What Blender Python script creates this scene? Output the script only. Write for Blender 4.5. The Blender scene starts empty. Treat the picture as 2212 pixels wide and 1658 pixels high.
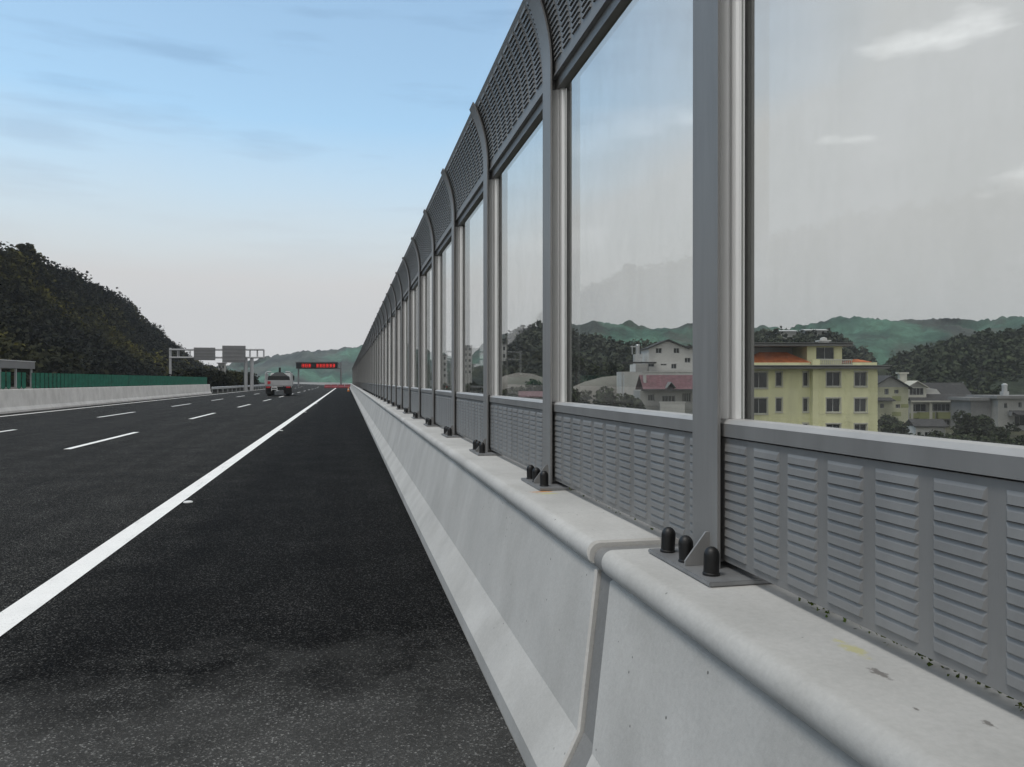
import bpy, bmesh, math, random
import numpy as np
from mathutils import Vector, Matrix, noise as mnoise
random.seed(7); rng = np.random.default_rng(11)
R = math.radians
SC = bpy.context.scene
COL = SC.collection
TH = R(12.16); F = 1661.0; HC = 1.47          # camera yaw, focal length (px of a 2212 wide picture), eye height
CT, ST = math.cos(TH), math.sin(TH)
def W(x, y, d):                                # a point seen at (x, y) of the 2212 wide picture, d metres away
    r = (x-1106)/F*d; up = (823-y)/F*d
    return Vector((r*CT+d*ST, -r*ST+d*CT, HC+up))
def cx(y):                                     # centre line of the road: straight, then a gentle left bend
    return -(y-150)**2/2200 if y > 150 else 0.0

# ---------------------------------------------------------------- materials
def nt_of(name):
    m = bpy.data.materials.new(name); m.use_nodes = True
    nt = m.node_tree; b = nt.nodes['Principled BSDF']
    return m, nt, b
def N(nt, t, **k):
    n = nt.nodes.new(t)
    for a, v in k.items():
        if a in n.inputs.keys() if hasattr(n.inputs, 'keys') else False: n.inputs[a].default_value = v
        else: setattr(n, a, v)
    return n
def L(nt, a, b): nt.links.new(a, b)
def pos(nt, scale=(1,1,1)):
    g = N(nt, 'ShaderNodeNewGeometry'); mp = N(nt, 'ShaderNodeMapping'); mp.inputs['Scale'].default_value = scale
    L(nt, g.outputs['Position'], mp.inputs['Vector']); return mp.outputs['Vector']
def ramp(nt, fac, stops):
    r = N(nt, 'ShaderNodeValToRGB'); e = r.color_ramp.elements
    while len(e) < len(stops): e.new(0.5)
    for el, (p, c) in zip(e, stops): el.position = p; el.color = c if len(c) == 4 else (*c, 1)
    L(nt, fac, r.inputs['Fac']); return r.outputs['Color']
def noi(nt, vec, scale, detail=4, rough=.55, out='Fac'):
    n = N(nt, 'ShaderNodeTexNoise'); n.inputs['Scale'].default_value = scale
    n.inputs['Detail'].default_value = detail; n.inputs['Roughness'].default_value = rough
    L(nt, vec, n.inputs['Vector']); return n.outputs[out]
def mixc(nt, fac, a, b, mode='MIX'):
    m = N(nt, 'ShaderNodeMix', data_type='RGBA', blend_type=mode)
    for s, v in ((0, fac), (6, a), (7, b)):
        if isinstance(v, (int, float)): m.inputs[s].default_value = v
        elif isinstance(v, tuple): m.inputs[s].default_value = v if len(v) == 4 else (*v, 1)
        else: L(nt, v, m.inputs[s])
    return m.outputs[2]
def bump(nt, b, h, strength=.3, dist=.01):
    bp = N(nt, 'ShaderNodeBump'); bp.inputs['Strength'].default_value = strength; bp.inputs['Distance'].default_value = dist
    L(nt, h, bp.inputs['Height']); L(nt, bp.outputs['Normal'], b.inputs['Normal'])
def simple(name, c, rough=.6, metal=0., var=.12, scale=3., bmp=0., bscale=40., spec=.5, vscale=(1,1,1)):
    m, nt, b = nt_of(name)
    v = pos(nt, vscale)
    f = noi(nt, v, scale, 5)
    lo = tuple(x*(1-var) for x in c); hi = tuple(min(1, x*(1+var)) for x in c)
    L(nt, ramp(nt, f, [(.3, lo), (.7, hi)]), b.inputs['Base Color'])
    b.inputs['Roughness'].default_value = rough; b.inputs['Metallic'].default_value = metal
    b.inputs['Specular IOR Level'].default_value = spec
    if bmp: bump(nt, b, noi(nt, v, bscale, 3), bmp)
    return m
def asphalt():
    m, nt, b = nt_of('asphalt'); v = pos(nt)
    vo = N(nt, 'ShaderNodeTexVoronoi'); vo.inputs['Scale'].default_value = 135; L(nt, v, vo.inputs['Vector'])
    sc = N(nt, 'ShaderNodeSeparateColor'); L(nt, vo.outputs['Color'], sc.inputs[0])
    agg = noi(nt, v, 170, 3, .7); mid = noi(nt, v, 1.3, 6, .65); streak = noi(nt, pos(nt, (1.4, .05, 1)), 1.6, 4)
    stone = ramp(nt, sc.outputs[0], [(.0, (.004,.004,.004)), (.60, (.0065,.0065,.0065)), (.84, (.020,.020,.019)), (.95, (.050,.050,.049)), (1., (.095,.095,.092))])
    base = mixc(nt, .8, stone, ramp(nt, agg, [(.32, (.45,.45,.45)), (.68, (1.5,1.5,1.5))]), 'MULTIPLY')
    c = mixc(nt, .8, base, ramp(nt, mid, [(.34, (.66,.66,.66)), (.66, (1.3,1.3,1.3))]), 'MULTIPLY')
    c = mixc(nt, .7, c, ramp(nt, streak, [(.35, (.8,.8,.8)), (.65, (1.25,1.25,1.25))]), 'MULTIPLY')
    g = N(nt, 'ShaderNodeNewGeometry'); sx = N(nt, 'ShaderNodeSeparateXYZ'); L(nt, g.outputs['Position'], sx.inputs[0])
    def mth(op, a, k):
        n = N(nt, 'ShaderNodeMath', operation=op)
        for i, q in enumerate((a, k)):
            if isinstance(q, (int, float)): n.inputs[i].default_value = q
            else: L(nt, q, n.inputs[i])
        return n.outputs[0]
    wob = mth('MULTIPLY', mth('SUBTRACT', noi(nt, v, 1.1, 6, .7), .5), 2.6)
    # colour is paler across the lanes, darker on the shoulder, and paler again at low Y
    lane = ramp(nt, mth('ADD', mth('MULTIPLY', sx.outputs['X'], -.8), mth('ADD', -.9, mth('MULTIPLY', wob, .5))), [(.2, (0,0,0)), (1., (1,1,1))])
    c = mixc(nt, lane, c, mixc(nt, 1., c, (2.3,2.3,2.25), 'MULTIPLY'))
    tone = ramp(nt, mth('ADD', mth('MULTIPLY', sx.outputs['Y'], -.6), mth('ADD', 2.75, mth('MULTIPLY', wob, .8))), [(.0, (0,0,0)), (1., (1,1,1))])
    c = mixc(nt, tone, c, mixc(nt, 1., mixc(nt, .30, c, (.055,.055,.054)), (3.1,3.1,3.06), 'MULTIPLY'))
    v2 = N(nt, 'ShaderNodeTexVoronoi'); v2.inputs['Scale'].default_value = 26; L(nt, v, v2.inputs['Vector'])
    sp = ramp(nt, v2.outputs['Distance'], [(.0, (1,1,1)), (.06, (0,0,0))]); gate = ramp(nt, noi(nt, v, 9, 1), [(.55, (0,0,0)), (.62, (1,1,1))])
    c = mixc(nt, mixc(nt, 1., sp, gate, 'MULTIPLY'), c, (.30,.30,.28))
    L(nt, c, b.inputs['Base Color']); b.inputs['Roughness'].default_value = .88
    b.inputs['Specular IOR Level'].default_value = .06
    bump(nt, b, vo.outputs['Distance'], .9, .006)
    return m
def concrete(name='concrete', c=(.50,.495,.475), stain=True):
    m, nt, b = nt_of(name); v = pos(nt)
    n1 = noi(nt, v, 1.3, 6, .6); n2 = noi(nt, v, 60, 4, .7); n3 = noi(nt, pos(nt, (1,.6,.18)), 5, 5, .6)
    col = ramp(nt, n1, [(.3, tuple(x*.84 for x in c)), (.7, tuple(x*1.1 for x in c))])
    col = mixc(nt, .5, col, ramp(nt, n2, [(.3, (.84,.84,.84)), (.65, (1.06,1.06,1.06))]), 'MULTIPLY')
    col = mixc(nt, .32, col, ramp(nt, n3, [(.34, (.72,.71,.69)), (.58, (1,1,1))]), 'MULTIPLY')
    vor = N(nt, 'ShaderNodeTexVoronoi'); vor.inputs['Scale'].default_value = 19; L(nt, v, vor.inputs['Vector'])
    pit = ramp(nt, vor.outputs['Distance'], [(.0, (1,1,1)), (.07, (1,1,1)), (.1, (0,0,0))])
    gate = ramp(nt, noi(nt, v, 5, 2), [(.54, (0,0,0)), (.60, (1,1,1))])
    pits = mixc(nt, 1., pit, gate, 'MULTIPLY')
    col = mixc(nt, pits, col, (.16,.16,.15))
    if stain:
        # rust run-off in front of one post foot and a few dark scuffs on the cap
        def spot(p, s, colr, amt, nsc=14):
            nonlocal col
            mp = N(nt, 'ShaderNodeMapping'); mp.vector_type = 'POINT'
            mp.inputs['Location'].default_value = (-p[0]/s[0], -p[1]/s[1], -p[2]/s[2]); mp.inputs['Scale'].default_value = (1/s[0], 1/s[1], 1/s[2])
            g = N(nt, 'ShaderNodeNewGeometry'); L(nt, g.outputs['Position'], mp.inputs['Vector'])
            ln = N(nt, 'ShaderNodeVectorMath', operation='LENGTH'); L(nt, mp.outputs[0], ln.inputs[0])
            ad = N(nt, 'ShaderNodeMath', operation='MULTIPLY_ADD'); ad.inputs[1].default_value = 1.1
            L(nt, noi(nt, v, nsc, 4, .7), ad.inputs[0]); L(nt, ln.outputs['Value'], ad.inputs[2])
            f = ramp(nt, ad.outputs[0], [(.75, (amt,)*3), (1.25, (0,0,0))])
            col = mixc(nt, f, col, colr)
        spot((1.03, 4.035, .869), (.17, .06, .08), (.50,.24,.09), .95, 30)
        spot((1.05, 3.965, .869), (.15, .08, .08), (.48,.47,.22), .8, 30)
        spot((1.11, 1.52, .869), (.045, .16, .06), (.44,.42,.22), .85, 40)
        spot((1.07, 1.38, .869), (.03, .085, .06), (.14,.13,.12), .85, 60)
        spot((1.10, 1.14, .869), (.018, .05, .05), (.12,.11,.10), .8, 60)
        spot((1.02, 1.22, .869), (.012, .02, .05), (.12,.11,.10), .8, 60)
    L(nt, col, b.inputs['Base Color']); b.inputs['Roughness'].default_value = .82
    b.inputs['Specular IOR Level'].default_value = .3
    h = N(nt, 'ShaderNodeMath', operation='SUBTRACT'); L(nt, n2, h.inputs[0]); L(nt, pits, h.inputs[1])
    bump(nt, b, h.outputs[0], .25, .004)
    return m
def foliage(name, stops, scale=.12, rough=.85, fine=2.2):
    m, nt, b = nt_of(name); v = pos(nt)
    c = ramp(nt, noi(nt, v, scale, 4), stops)
    c2 = ramp(nt, noi(nt, v, fine, 3, .7), [(.3, (.55,.55,.55)), (.7, (1.4,1.4,1.4))])
    c3 = ramp(nt, noi(nt, v, max(fine*.14, .02), 3, .6), [(.35, (.5,.5,.52)), (.65, (1.7,1.65,1.5))])
    c = mixc(nt, .85, c, c3, 'MULTIPLY')
    L(nt, mixc(nt, .9, c, c2, 'MULTIPLY'), b.inputs['Base Color'])
    b.inputs['Roughness'].default_value = rough; b.inputs['Specular IOR Level'].default_value = .15
    return m
def glassmat():
    m, nt, b = nt_of('acrylic_glass'); nt.nodes.remove(b)
    out = nt.nodes['Material Output']
    tr = N(nt, 'ShaderNodeBsdfTransparent'); gl = N(nt, 'ShaderNodeBsdfGlossy'); gl.inputs['Roughness'].default_value = .02
    v = pos(nt); tone = ramp(nt, noi(nt, v, 3, 5, .65), [(.35, (.895,.905,.90)), (.75, (.87,.88,.87))])
    L(nt, tone, tr.inputs['Color'])
    fr = N(nt, 'ShaderNodeFresnel'); fr.inputs['IOR'].default_value = 1.36
    g = N(nt, 'ShaderNodeNewGeometry')
    inv = N(nt, 'ShaderNodeMath', operation='SUBTRACT'); inv.inputs[0].default_value = 1; L(nt, g.outputs['Backfacing'], inv.inputs[1])
    mu = N(nt, 'ShaderNodeMath', operation='MULTIPLY'); L(nt, fr.outputs[0], mu.inputs[0]); L(nt, inv.outputs[0], mu.inputs[1])
    mx = N(nt, 'ShaderNodeMixShader'); L(nt, mu.outputs[0], mx.inputs[0]); L(nt, tr.outputs[0], mx.inputs[1]); L(nt, gl.outputs[0], mx.inputs[2])
    # a film of road dust
    df = N(nt, 'ShaderNodeBsdfDiffuse'); df.inputs['Color'].default_value = (.5,.49,.46,1)
    film = ramp(nt, noi(nt, pos(nt, (1,1,.35)), 6, 6, .7), [(.45, (.012,)*3), (.8, (.05,)*3)])
    m2 = N(nt, 'ShaderNodeMixShader'); L(nt, film, m2.inputs[0]); L(nt, mx.outputs[0], m2.inputs[1]); L(nt, df.outputs[0], m2.inputs[2])
    L(nt, m2.outputs[0], out.inputs['Surface'])
    return m
def emis(name, c, s):
    m, nt, b = nt_of(name); b.inputs['Base Color'].default_value = (*c, 1)
    b.inputs['Emission Color'].default_value = (*c, 1); b.inputs['Emission Strength'].default_value = s
    return m
def paint():
    m, nt, b = nt_of('road_paint'); v = pos(nt)
    c = ramp(nt, noi(nt, v, 120, 4, .7), [(.28, (.48,.48,.47)), (.42, (.86,.86,.84)), (.7, (.93,.93,.91))])
    c = mixc(nt, .7, c, ramp(nt, noi(nt, v, 3, 5), [(.3, (.85,.85,.85)), (.7, (1,1,1))]), 'MULTIPLY')
    w1 = ramp(nt, noi(nt, pos(nt, (1, .12, 1)), 9, 6, .75), [(.56, (0,0,0)), (.74, (.55,.55,.55))])
    w2 = ramp(nt, noi(nt, v, 45, 5, .8), [(.60, (0,0,0)), (.70, (.7,.7,.7))])
    c = mixc(nt, w1, c, (.34,.34,.33)); c = mixc(nt, w2, c, (.22,.22,.21))
    L(nt, c, b.inputs['Base Color']); b.inputs['Roughness'].default_value = .7
    bump(nt, b, noi(nt, v, 150, 2), .3, .003); return m
def rooftile(name, c):
    m, nt, b = nt_of(name)
    tc = N(nt, 'ShaderNodeTexCoord'); w = N(nt, 'ShaderNodeTexWave'); w.inputs['Scale'].default_value = 2.2; w.bands_direction = 'X'
    L(nt, tc.outputs['Object'], w.inputs['Vector'])
    k = ramp(nt, w.outputs['Fac'], [(0, (.7,.7,.7)), (.6, (1.1,1.1,1.1))])
    n = ramp(nt, noi(nt, pos(nt), 1.6, 5), [(.3, tuple(x*.7 for x in c)), (.7, tuple(x*1.2 for x in c))])
    L(nt, mixc(nt, 1., n, k, 'MULTIPLY'), b.inputs['Base Color']); b.inputs['Roughness'].default_value = .8
    return m

M = dict(
 asphalt=asphalt(), concrete=concrete(), filler=concrete('joint_mortar', (.215,.215,.21), False), far_concrete=concrete('far_concrete', (.66,.655,.64), False),
 paint=paint(), glass=glassmat(),
 steel=simple('painted_grey_steel', (.245,.243,.238), .5, .12, .11, 4, .05, 90, vscale=(3,3,.3)),
 panel=simple('powder_coated_panel', (.222,.221,.217), .5, .12, .11, 4, .05, 120, vscale=(2,2,.5)),
 toppanel=simple('top_panel_grey', (.235,.235,.232), .5, .12, .06, .9),
 alu=simple('anodised_aluminium', (.90,.90,.89), .36, .45, .03, 2.),
 bead=simple('weathered_aluminium', (.40,.40,.395), .5, .15, .12, 5),
 zinc=simple('galvanised_plate', (.27,.275,.28), .5, .5, .18, 9, .1, 60),
 black=simple('black_plastic', (.003,.003,.003), .5, 0, .2, 20),
 dark=simple('dark_absorber', (.012,.012,.013), .95, 0, .2, 8),
 rubber=simple('rubber', (.02,.02,.02), .8), white=simple('white_paint', (.62,.63,.63), .5, 0, .1, 2),
 lightgrey=simple('light_grey_steel', (.42,.43,.44), .5, .2, .08, 1), signback=simple('sign_back', (.20,.205,.21), .5, .3, .08, .6),
 green=simple('green_plastic', (.006,.115,.075), .75, 0, .25, 4), red=simple('red_plastic', (.24,.035,.05), .5, 0, .15, 3),
 orange=simple('orange_plastic', (.62,.20,.04), .55, 0, .1, 3), stud=simple('white_stud', (.75,.75,.74), .4, 0, .05, 20),
 yellow=simple('pale_yellow_render', (.80,.79,.49), .85, 0, .12, .6, .1, 30, vscale=(1.5,1.5,.3)), ochre=simple('pale_ochre_render', (.46,.46,.33), .88, 0, .15, .4), cream=simple('cream_trim', (.55,.54,.48), .8, 0, .08, .8),
 greyrender=simple('grey_render', (.36,.36,.345), .88, 0, .18, .25), whiterender=simple('weathered_white_render', (.58,.575,.56), .85, 0, .15, .22),
 slab=simple('grey_slab', (.22,.22,.22), .85, 0, .15, .4), wpane=simple('dark_window_glass', (.022,.024,.026), .12, 0, .2, .4),
 wframe=simple('window_frame', (.45,.46,.46), .5), olive=simple('olive_panel', (.29,.31,.14), .8, 0, .1, 1),
 orangeroof=rooftile('orange_tiles', (.58,.17,.055)), darkroof=rooftile('dark_tiles', (.055,.055,.058)), redroof=rooftile('faded_red_tiles', (.17,.085,.10)),
 bark=simple('bark', (.06,.045,.035), .9), dirt=simple('pale_dirt', (.24,.23,.21), .95, 0, .25, .05), tank=simple('steel_tank', (.55,.56,.57), .35, .5),
 led=emis('red_led', (1.0,.03,.02), .30), lamp=simple('red_lamp_glass', (.45,.02,.03), .3),
 leafdark=foliage('dark_leaves', [(.3, (.004,.006,.004)), (.50, (.009,.011,.006)), (.56, (.020,.022,.006)), (.64, (.085,.080,.012))], .028),
 leafmid=foliage('green_leaves', [(.3, (.020,.030,.016)), (.5, (.036,.046,.026)), (.75, (.055,.068,.034))], .08),
 leafgrey=foliage('greyish_leaves', [(.3, (.034,.042,.032)), (.5, (.050,.058,.044)), (.75, (.075,.084,.056))], .08),
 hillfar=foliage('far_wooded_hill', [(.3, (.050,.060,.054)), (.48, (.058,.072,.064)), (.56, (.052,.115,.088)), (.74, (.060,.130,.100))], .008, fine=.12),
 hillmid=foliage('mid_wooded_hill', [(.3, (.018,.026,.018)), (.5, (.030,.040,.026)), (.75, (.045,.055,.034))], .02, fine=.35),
 hillbase=foliage('hill_floor', [(.3, (.008,.011,.006)), (.7, (.018,.022,.010))], .05),
 ground=foliage('rough_grass', [(.3, (.035,.040,.026)), (.5, (.055,.058,.038)), (.75, (.085,.080,.055))], .06, fine=.9),
 weed=foliage('weeds', [(.3, (.05,.09,.02)), (.7, (.12,.13,.03))], 4, fine=20),
)

# ---------------------------------------------------------------- mesh building
class MB:
    def __init__(s): s.v = []; s.f = []
    def add(s, vs, fs):
        o = len(s.v); s.v += [tuple(p) for p in vs]; s.f += [tuple(i+o for i in f) for f in fs]; return s
    def box(s, x0, x1, y0, y1, z0, z1):
        if x0 > x1: x0, x1 = x1, x0
        if y0 > y1: y0, y1 = y1, y0
        if z0 > z1: z0, z1 = z1, z0
        vs = [(x, y, z) for z in (z0, z1) for y in (y0, y1) for x in (x0, x1)]
        return s.add(vs, [(0,2,3,1), (4,5,7,6), (0,1,5,4), (2,6,7,3), (0,4,6,2), (1,3,7,5)])
    def hexa(s, b4, t4):                       # eight corners, bottom ring and top ring, counter-clockwise from above
        return s.add(list(b4)+list(t4), [(3,2,1,0), (4,5,6,7), (0,1,5,4), (1,2,6,5), (2,3,7,6), (3,0,4,7)])
    def lathe(s, prof, c, n=16, axis='z'):     # prof: (radius, height)
        vs = []; fs = []
        for r, h in prof:
            for i in range(n):
                a = 2*math.pi*i/n; p = (r*math.cos(a), r*math.sin(a), h)
                if axis == 'x': p = (p[2], p[0], p[1])
                if axis == 'y': p = (p[0], p[2], p[1])
                vs.append((c[0]+p[0], c[1]+p[1], c[2]+p[2]))
        m = len(prof)
        for k in range(m-1):
            for i in range(n):
                j = (i+1) % n; q = (k*n+i, k*n+j, (k+1)*n+j, (k+1)*n+i)
                fs.append(q if axis != 'y' else q[::-1])
        fs.append(tuple(range(n))[::-1]); fs.append(tuple((m-1)*n+i for i in range(n)))
        return s.add(vs, fs)
    def bar(s, a, b, r, n=8):
        a = Vector(a); b = Vector(b); d = (b-a).normalized(); u = d.orthogonal().normalized(); w = d.cross(u)
        vs = [p+(u*math.cos(2*math.pi*i/n)+w*math.sin(2*math.pi*i/n))*rr for p, rr in ((a, r if not isinstance(r, tuple) else r[0]), (b, r if not isinstance(r, tuple) else r[1])) for i in range(n)]
        return s.add(vs, [(i, (i+1) % n, n+(i+1) % n, n+i) for i in range(n)]+[tuple(range(n))[::-1], tuple(range(n, 2*n))])
    def sweep(s, rings, closed=True, caps=True):
        n = len(rings[0]); vs = [p for r in rings for p in r]; fs = []
        for k in range(len(rings)-1):
            for i in range(n if closed else n-1):
                j = (i+1) % n; fs.append((k*n+i, k*n+j, (k+1)*n+j, (k+1)*n+i))
        if caps and closed: fs.append(tuple(range(n))[::-1]); fs.append(tuple((len(rings)-1)*n+i for i in range(n)))
        return s.add(vs, fs)
    def mesh(s, name, mat):
        me = bpy.data.meshes.new(name); me.from_pydata(s.v, [], s.f); me.materials.append(mat); me.update()
        return me
def link(name, me, parent=None, loc=None, rz=0):
    o = bpy.data.objects.new(name, me); COL.objects.link(o)
    if parent: o.parent = parent
    if loc is not None: o.location = loc
    if rz: o.rotation_euler = (0, 0, rz)
    return o
def ob(name, mb, mat, parent=None, loc=None, rz=0, smooth=False, bev=0, recalc=True):
    me = mb.mesh(name, mat)
    if recalc or bev:
        bm = bmesh.new(); bm.from_mesh(me)
        if recalc: bmesh.ops.recalc_face_normals(bm, faces=bm.faces)
        if bev: bmesh.ops.bevel(bm, geom=[e for e in bm.edges if e.is_manifold and e.calc_face_angle(0) > .5], offset=bev, segments=2, affect='EDGES', clamp_overlap=True)
        bm.to_mesh(me); bm.free()
    if smooth:
        for p in me.polygons: p.use_smooth = True
        if smooth != 'all':
            me.set_sharp_from_angle(angle=R(35))
    return link(name, me, parent, loc, rz)
def tag(o, label=None, cat=None, group=None, kind=None):
    for k, v in (('label', label), ('category', cat), ('group', group), ('kind', kind)):
        if v: o[k] = v
    return o
def thing(name, label, cat, loc=(0,0,0), rz=0, group=None):
    return tag(link(name, None, None, loc, rz), label, cat, group)
def struct(o, label=None): o['kind'] = 'structure'; o['category'] = o.name.split('.')[0].replace('_', ' '); 
def quads(name, mat, P, parent=None):        # P: n x 4 x 3 corner array
    n = len(P); me = bpy.data.meshes.new(name)
    me.vertices.add(4*n); me.vertices.foreach_set('co', np.asarray(P, dtype=np.float32).reshape(-1))
    me.loops.add(4*n); me.loops.foreach_set('vertex_index', np.arange(4*n, dtype=np.int32))
    me.polygons.add(n); me.polygons.foreach_set('loop_start', np.arange(0, 4*n, 4, dtype=np.int32))
    me.update(calc_edges=True); me.materials.append(mat)
    return link(name, me, parent)
def leafquads(C, size, flat=.35):               # leaf-clump faces at centres C (n x 3), random facing
    n = len(C); nn = rng.normal(size=(n, 3)); nn[:, 2] = np.abs(nn[:, 2])+flat
    nn /= np.linalg.norm(nn, axis=1)[:, None]
    t = np.cross(nn, rng.normal(size=(n, 3))); t /= np.linalg.norm(t, axis=1)[:, None]; u = np.cross(nn, t)
    s = (size*(.6+.8*rng.random(n)))[:, None] if np.ndim(size) == 0 else (size*(.6+.8*rng.random(n)))[:, None]
    k = .55+.4*rng.random(n)[:, None]
    return np.stack([C-t*s-u*s*k, C+t*s-u*s*k*.6, C+t*s*.8+u*s*k, C-t*s*.7+u*s*k*1.2], axis=1)

# ---------------------------------------------------------------- sheet metal with louvres
def louvre_sheet(mb, fn, v_cells, s_cells, v0, v1, s0, s1, depth=.011):
    """fn(v, s, n) -> point; v across, s up along the sheet, n out of the sheet towards the road"""
    vs = sorted({v0, v1, *[a for c in v_cells for a in c]}); ss = sorted({s0, s1, *[a for c in s_cells for a in c]})
    vc = {round(c[0], 5) for c in v_cells}; sc = {round(c[0], 5) for c in s_cells}
    for i in range(len(vs)-1):
        for j in range(len(ss)-1):
            if round(vs[i], 5) in vc and round(ss[j], 5) in sc:
                a, b, lo, hi = vs[i], vs[i+1], ss[j], ss[j+1]; h = hi-lo
                m = .009; q = lo+h*.09
                T0, T1 = fn(a, hi, 0), fn(b, hi, 0); U0, U1 = fn(a+m*.6, hi-h*.3, depth*.55), fn(b-m*.6, hi-h*.3, depth*.55)
                B0, B1 = fn(a+m, q, depth), fn(b-m, q, depth); S0, S1 = fn(a, lo, 0), fn(b, lo, 0)
                R0, R1 = fn(a+m, q, -.004), fn(b-m, q, -.004)
                mb.add([T0, T1, U0, U1, B0, B1, S0, S1, R0, R1], [(0,1,3,2), (2,3,5,4), (0,2,4,6), (1,7,5,3), (8,4,5,9)])
            else:
                mb.add([fn(vs[i], ss[j], 0), fn(vs[i+1], ss[j], 0), fn(vs[i+1], ss[j+1], 0), fn(vs[i], ss[j+1], 0)], [(0,1,2,3)])
XF = 1.127; ARC = 1.08; ZA = 3.245; BETA = R(27.2); ZB = .885; ZT = .869
def arcpt(y, s, n, off):                        # s measured up from ZA, off = distance behind the flange face
    if s <= 0: return (XF+off-n, y, ZA+s)
    a = s/ARC; r = ARC+off-n
    return (XF-ARC+r*math.cos(a), y, ZA+r*math.sin(a))
def make_lower_panel():
    mb = MB(); x = 1.160; z0, z1 = .905, 1.291; y0, y1 = -.985, .985
    fn = lambda v, s, n: (x-n, v, s)
    vc = [(.926-.175*k-.135, .926-.175*k) for k in range(11)]; sc = [(.925+.0293*k, .925+.0293*k+.0268) for k in range(12)]
    louvre_sheet(mb, fn, vc, sc, y0, y1, z0, z1, .0062)
    mb.add([(x, y0, z0), (x, y1, z0), (x, y1, z1), (x, y0, z1), (x+.066, y0, z0), (x+.066, y1, z0), (x+.066, y1, z1), (x+.066, y0, z1)],
           [(0,4,5,1), (3,2,6,7), (0,3,7,4), (1,5,6,2), (4,7,6,5)])
    return mb.mesh('louvred_panel', M['panel'])
def make_lining(kind):
    mb = MB()
    if kind == 'low': mb.box(1.176, 1.220, -.975, .975, .912, 1.284)
    else:
        rings = []
        for k in range(9):
            s = .01+k*.485/8
            rings.append([arcpt(-.975, s, 0, .048), arcpt(.975, s, 0, .048), arcpt(.975, s, 0, .080), arcpt(-.975, s, 0, .080)])
        mb.sweep(rings)
    return mb.mesh('absorber_lining', M['dark'])
def make_top_panel():
    mb = MB(); fn = lambda v, s, n: arcpt(v, s, n, .032)
    vc = [(.926-.175*k-.135, .926-.175*k) for k in range(11)]; sc = [(.030+.0285*k, .030+.0285*k+.0225) for k in range(16)]
    louvre_sheet(mb, fn, vc, sc, -.985, .985, -.041, .512, .010)
    o = .032; b = o+.056
    ss = [-.041, 0]+[.512*k/8 for k in range(1, 9)]
    rings = [[arcpt(-.985, s, 0, b), arcpt(.985, s, 0, b)] for s in ss]
    mb.sweep(rings, closed=False)
    for y in (-.985, .985):
        mb.sweep([[arcpt(y, s, 0, o), arcpt(y, s, 0, b)] for s in ss], closed=False)
    for s in (-.041, .512):
        mb.add([arcpt(-.985, s, 0, o), arcpt(.985, s, 0, o), arcpt(.985, s, 0, b), arcpt(-.985, s, 0, b)], [(0,1,2,3)])
    mb.box(1.150, 1.222, -.97, .97, 3.192, 3.2035)
    return mb.mesh('curved_louvred_panel', M['toppanel'])
def make_frame():
    mb = MB()
    mb.box(1.150, 1.226, -.988, .988, 1.296, 1.336)           # bottom rail with a sloping bead
    return mb.mesh('bottom_rail', M['panel'])
def make_stile(sg):
    mb = MB()
    prof = [(1.226, .990), (1.152, .990), (1.152, .984), (1.156, .978), (1.183, .957), (1.188, .957), (1.190, .952), (1.188, .948),
            (1.190, .943), (1.198, .934), (1.206, .929), (1.2135, .927), (1.2135, .935), (1.2205, .935), (1.2205, .929), (1.226, .929)]
    mb.sweep([[(x, sg*y, z) for x, y in prof] for z in (1.350, 3.1345)])
    return mb
def make_pane():
    return MB().box(1.2140, 1.2200, -.933, .933, 1.3505, 3.1335).mesh('pane', M['glass'])
def make_post():
    mb = MB(); hw = .088; tf = .010; D = .125; tw = .008
    sec = [(0,-hw), (0,hw), (tf,hw), (tf,tw/2), (D-tf,tw/2), (D-tf,hw), (D,hw), (D,-hw), (D-tf,-hw), (D-tf,-tw/2), (tf,-tw/2), (tf,-hw)]
    rings = [[arcpt(y, s, 0, o) for o, y in sec] for s in [ZB+.001-ZA, 0]+[ARC*BETA*k/12 for k in range(1, 13)]]
    mb.sweep(rings)
    for y in (-hw, hw):   # tip closing plate
        pass
    return mb
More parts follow.
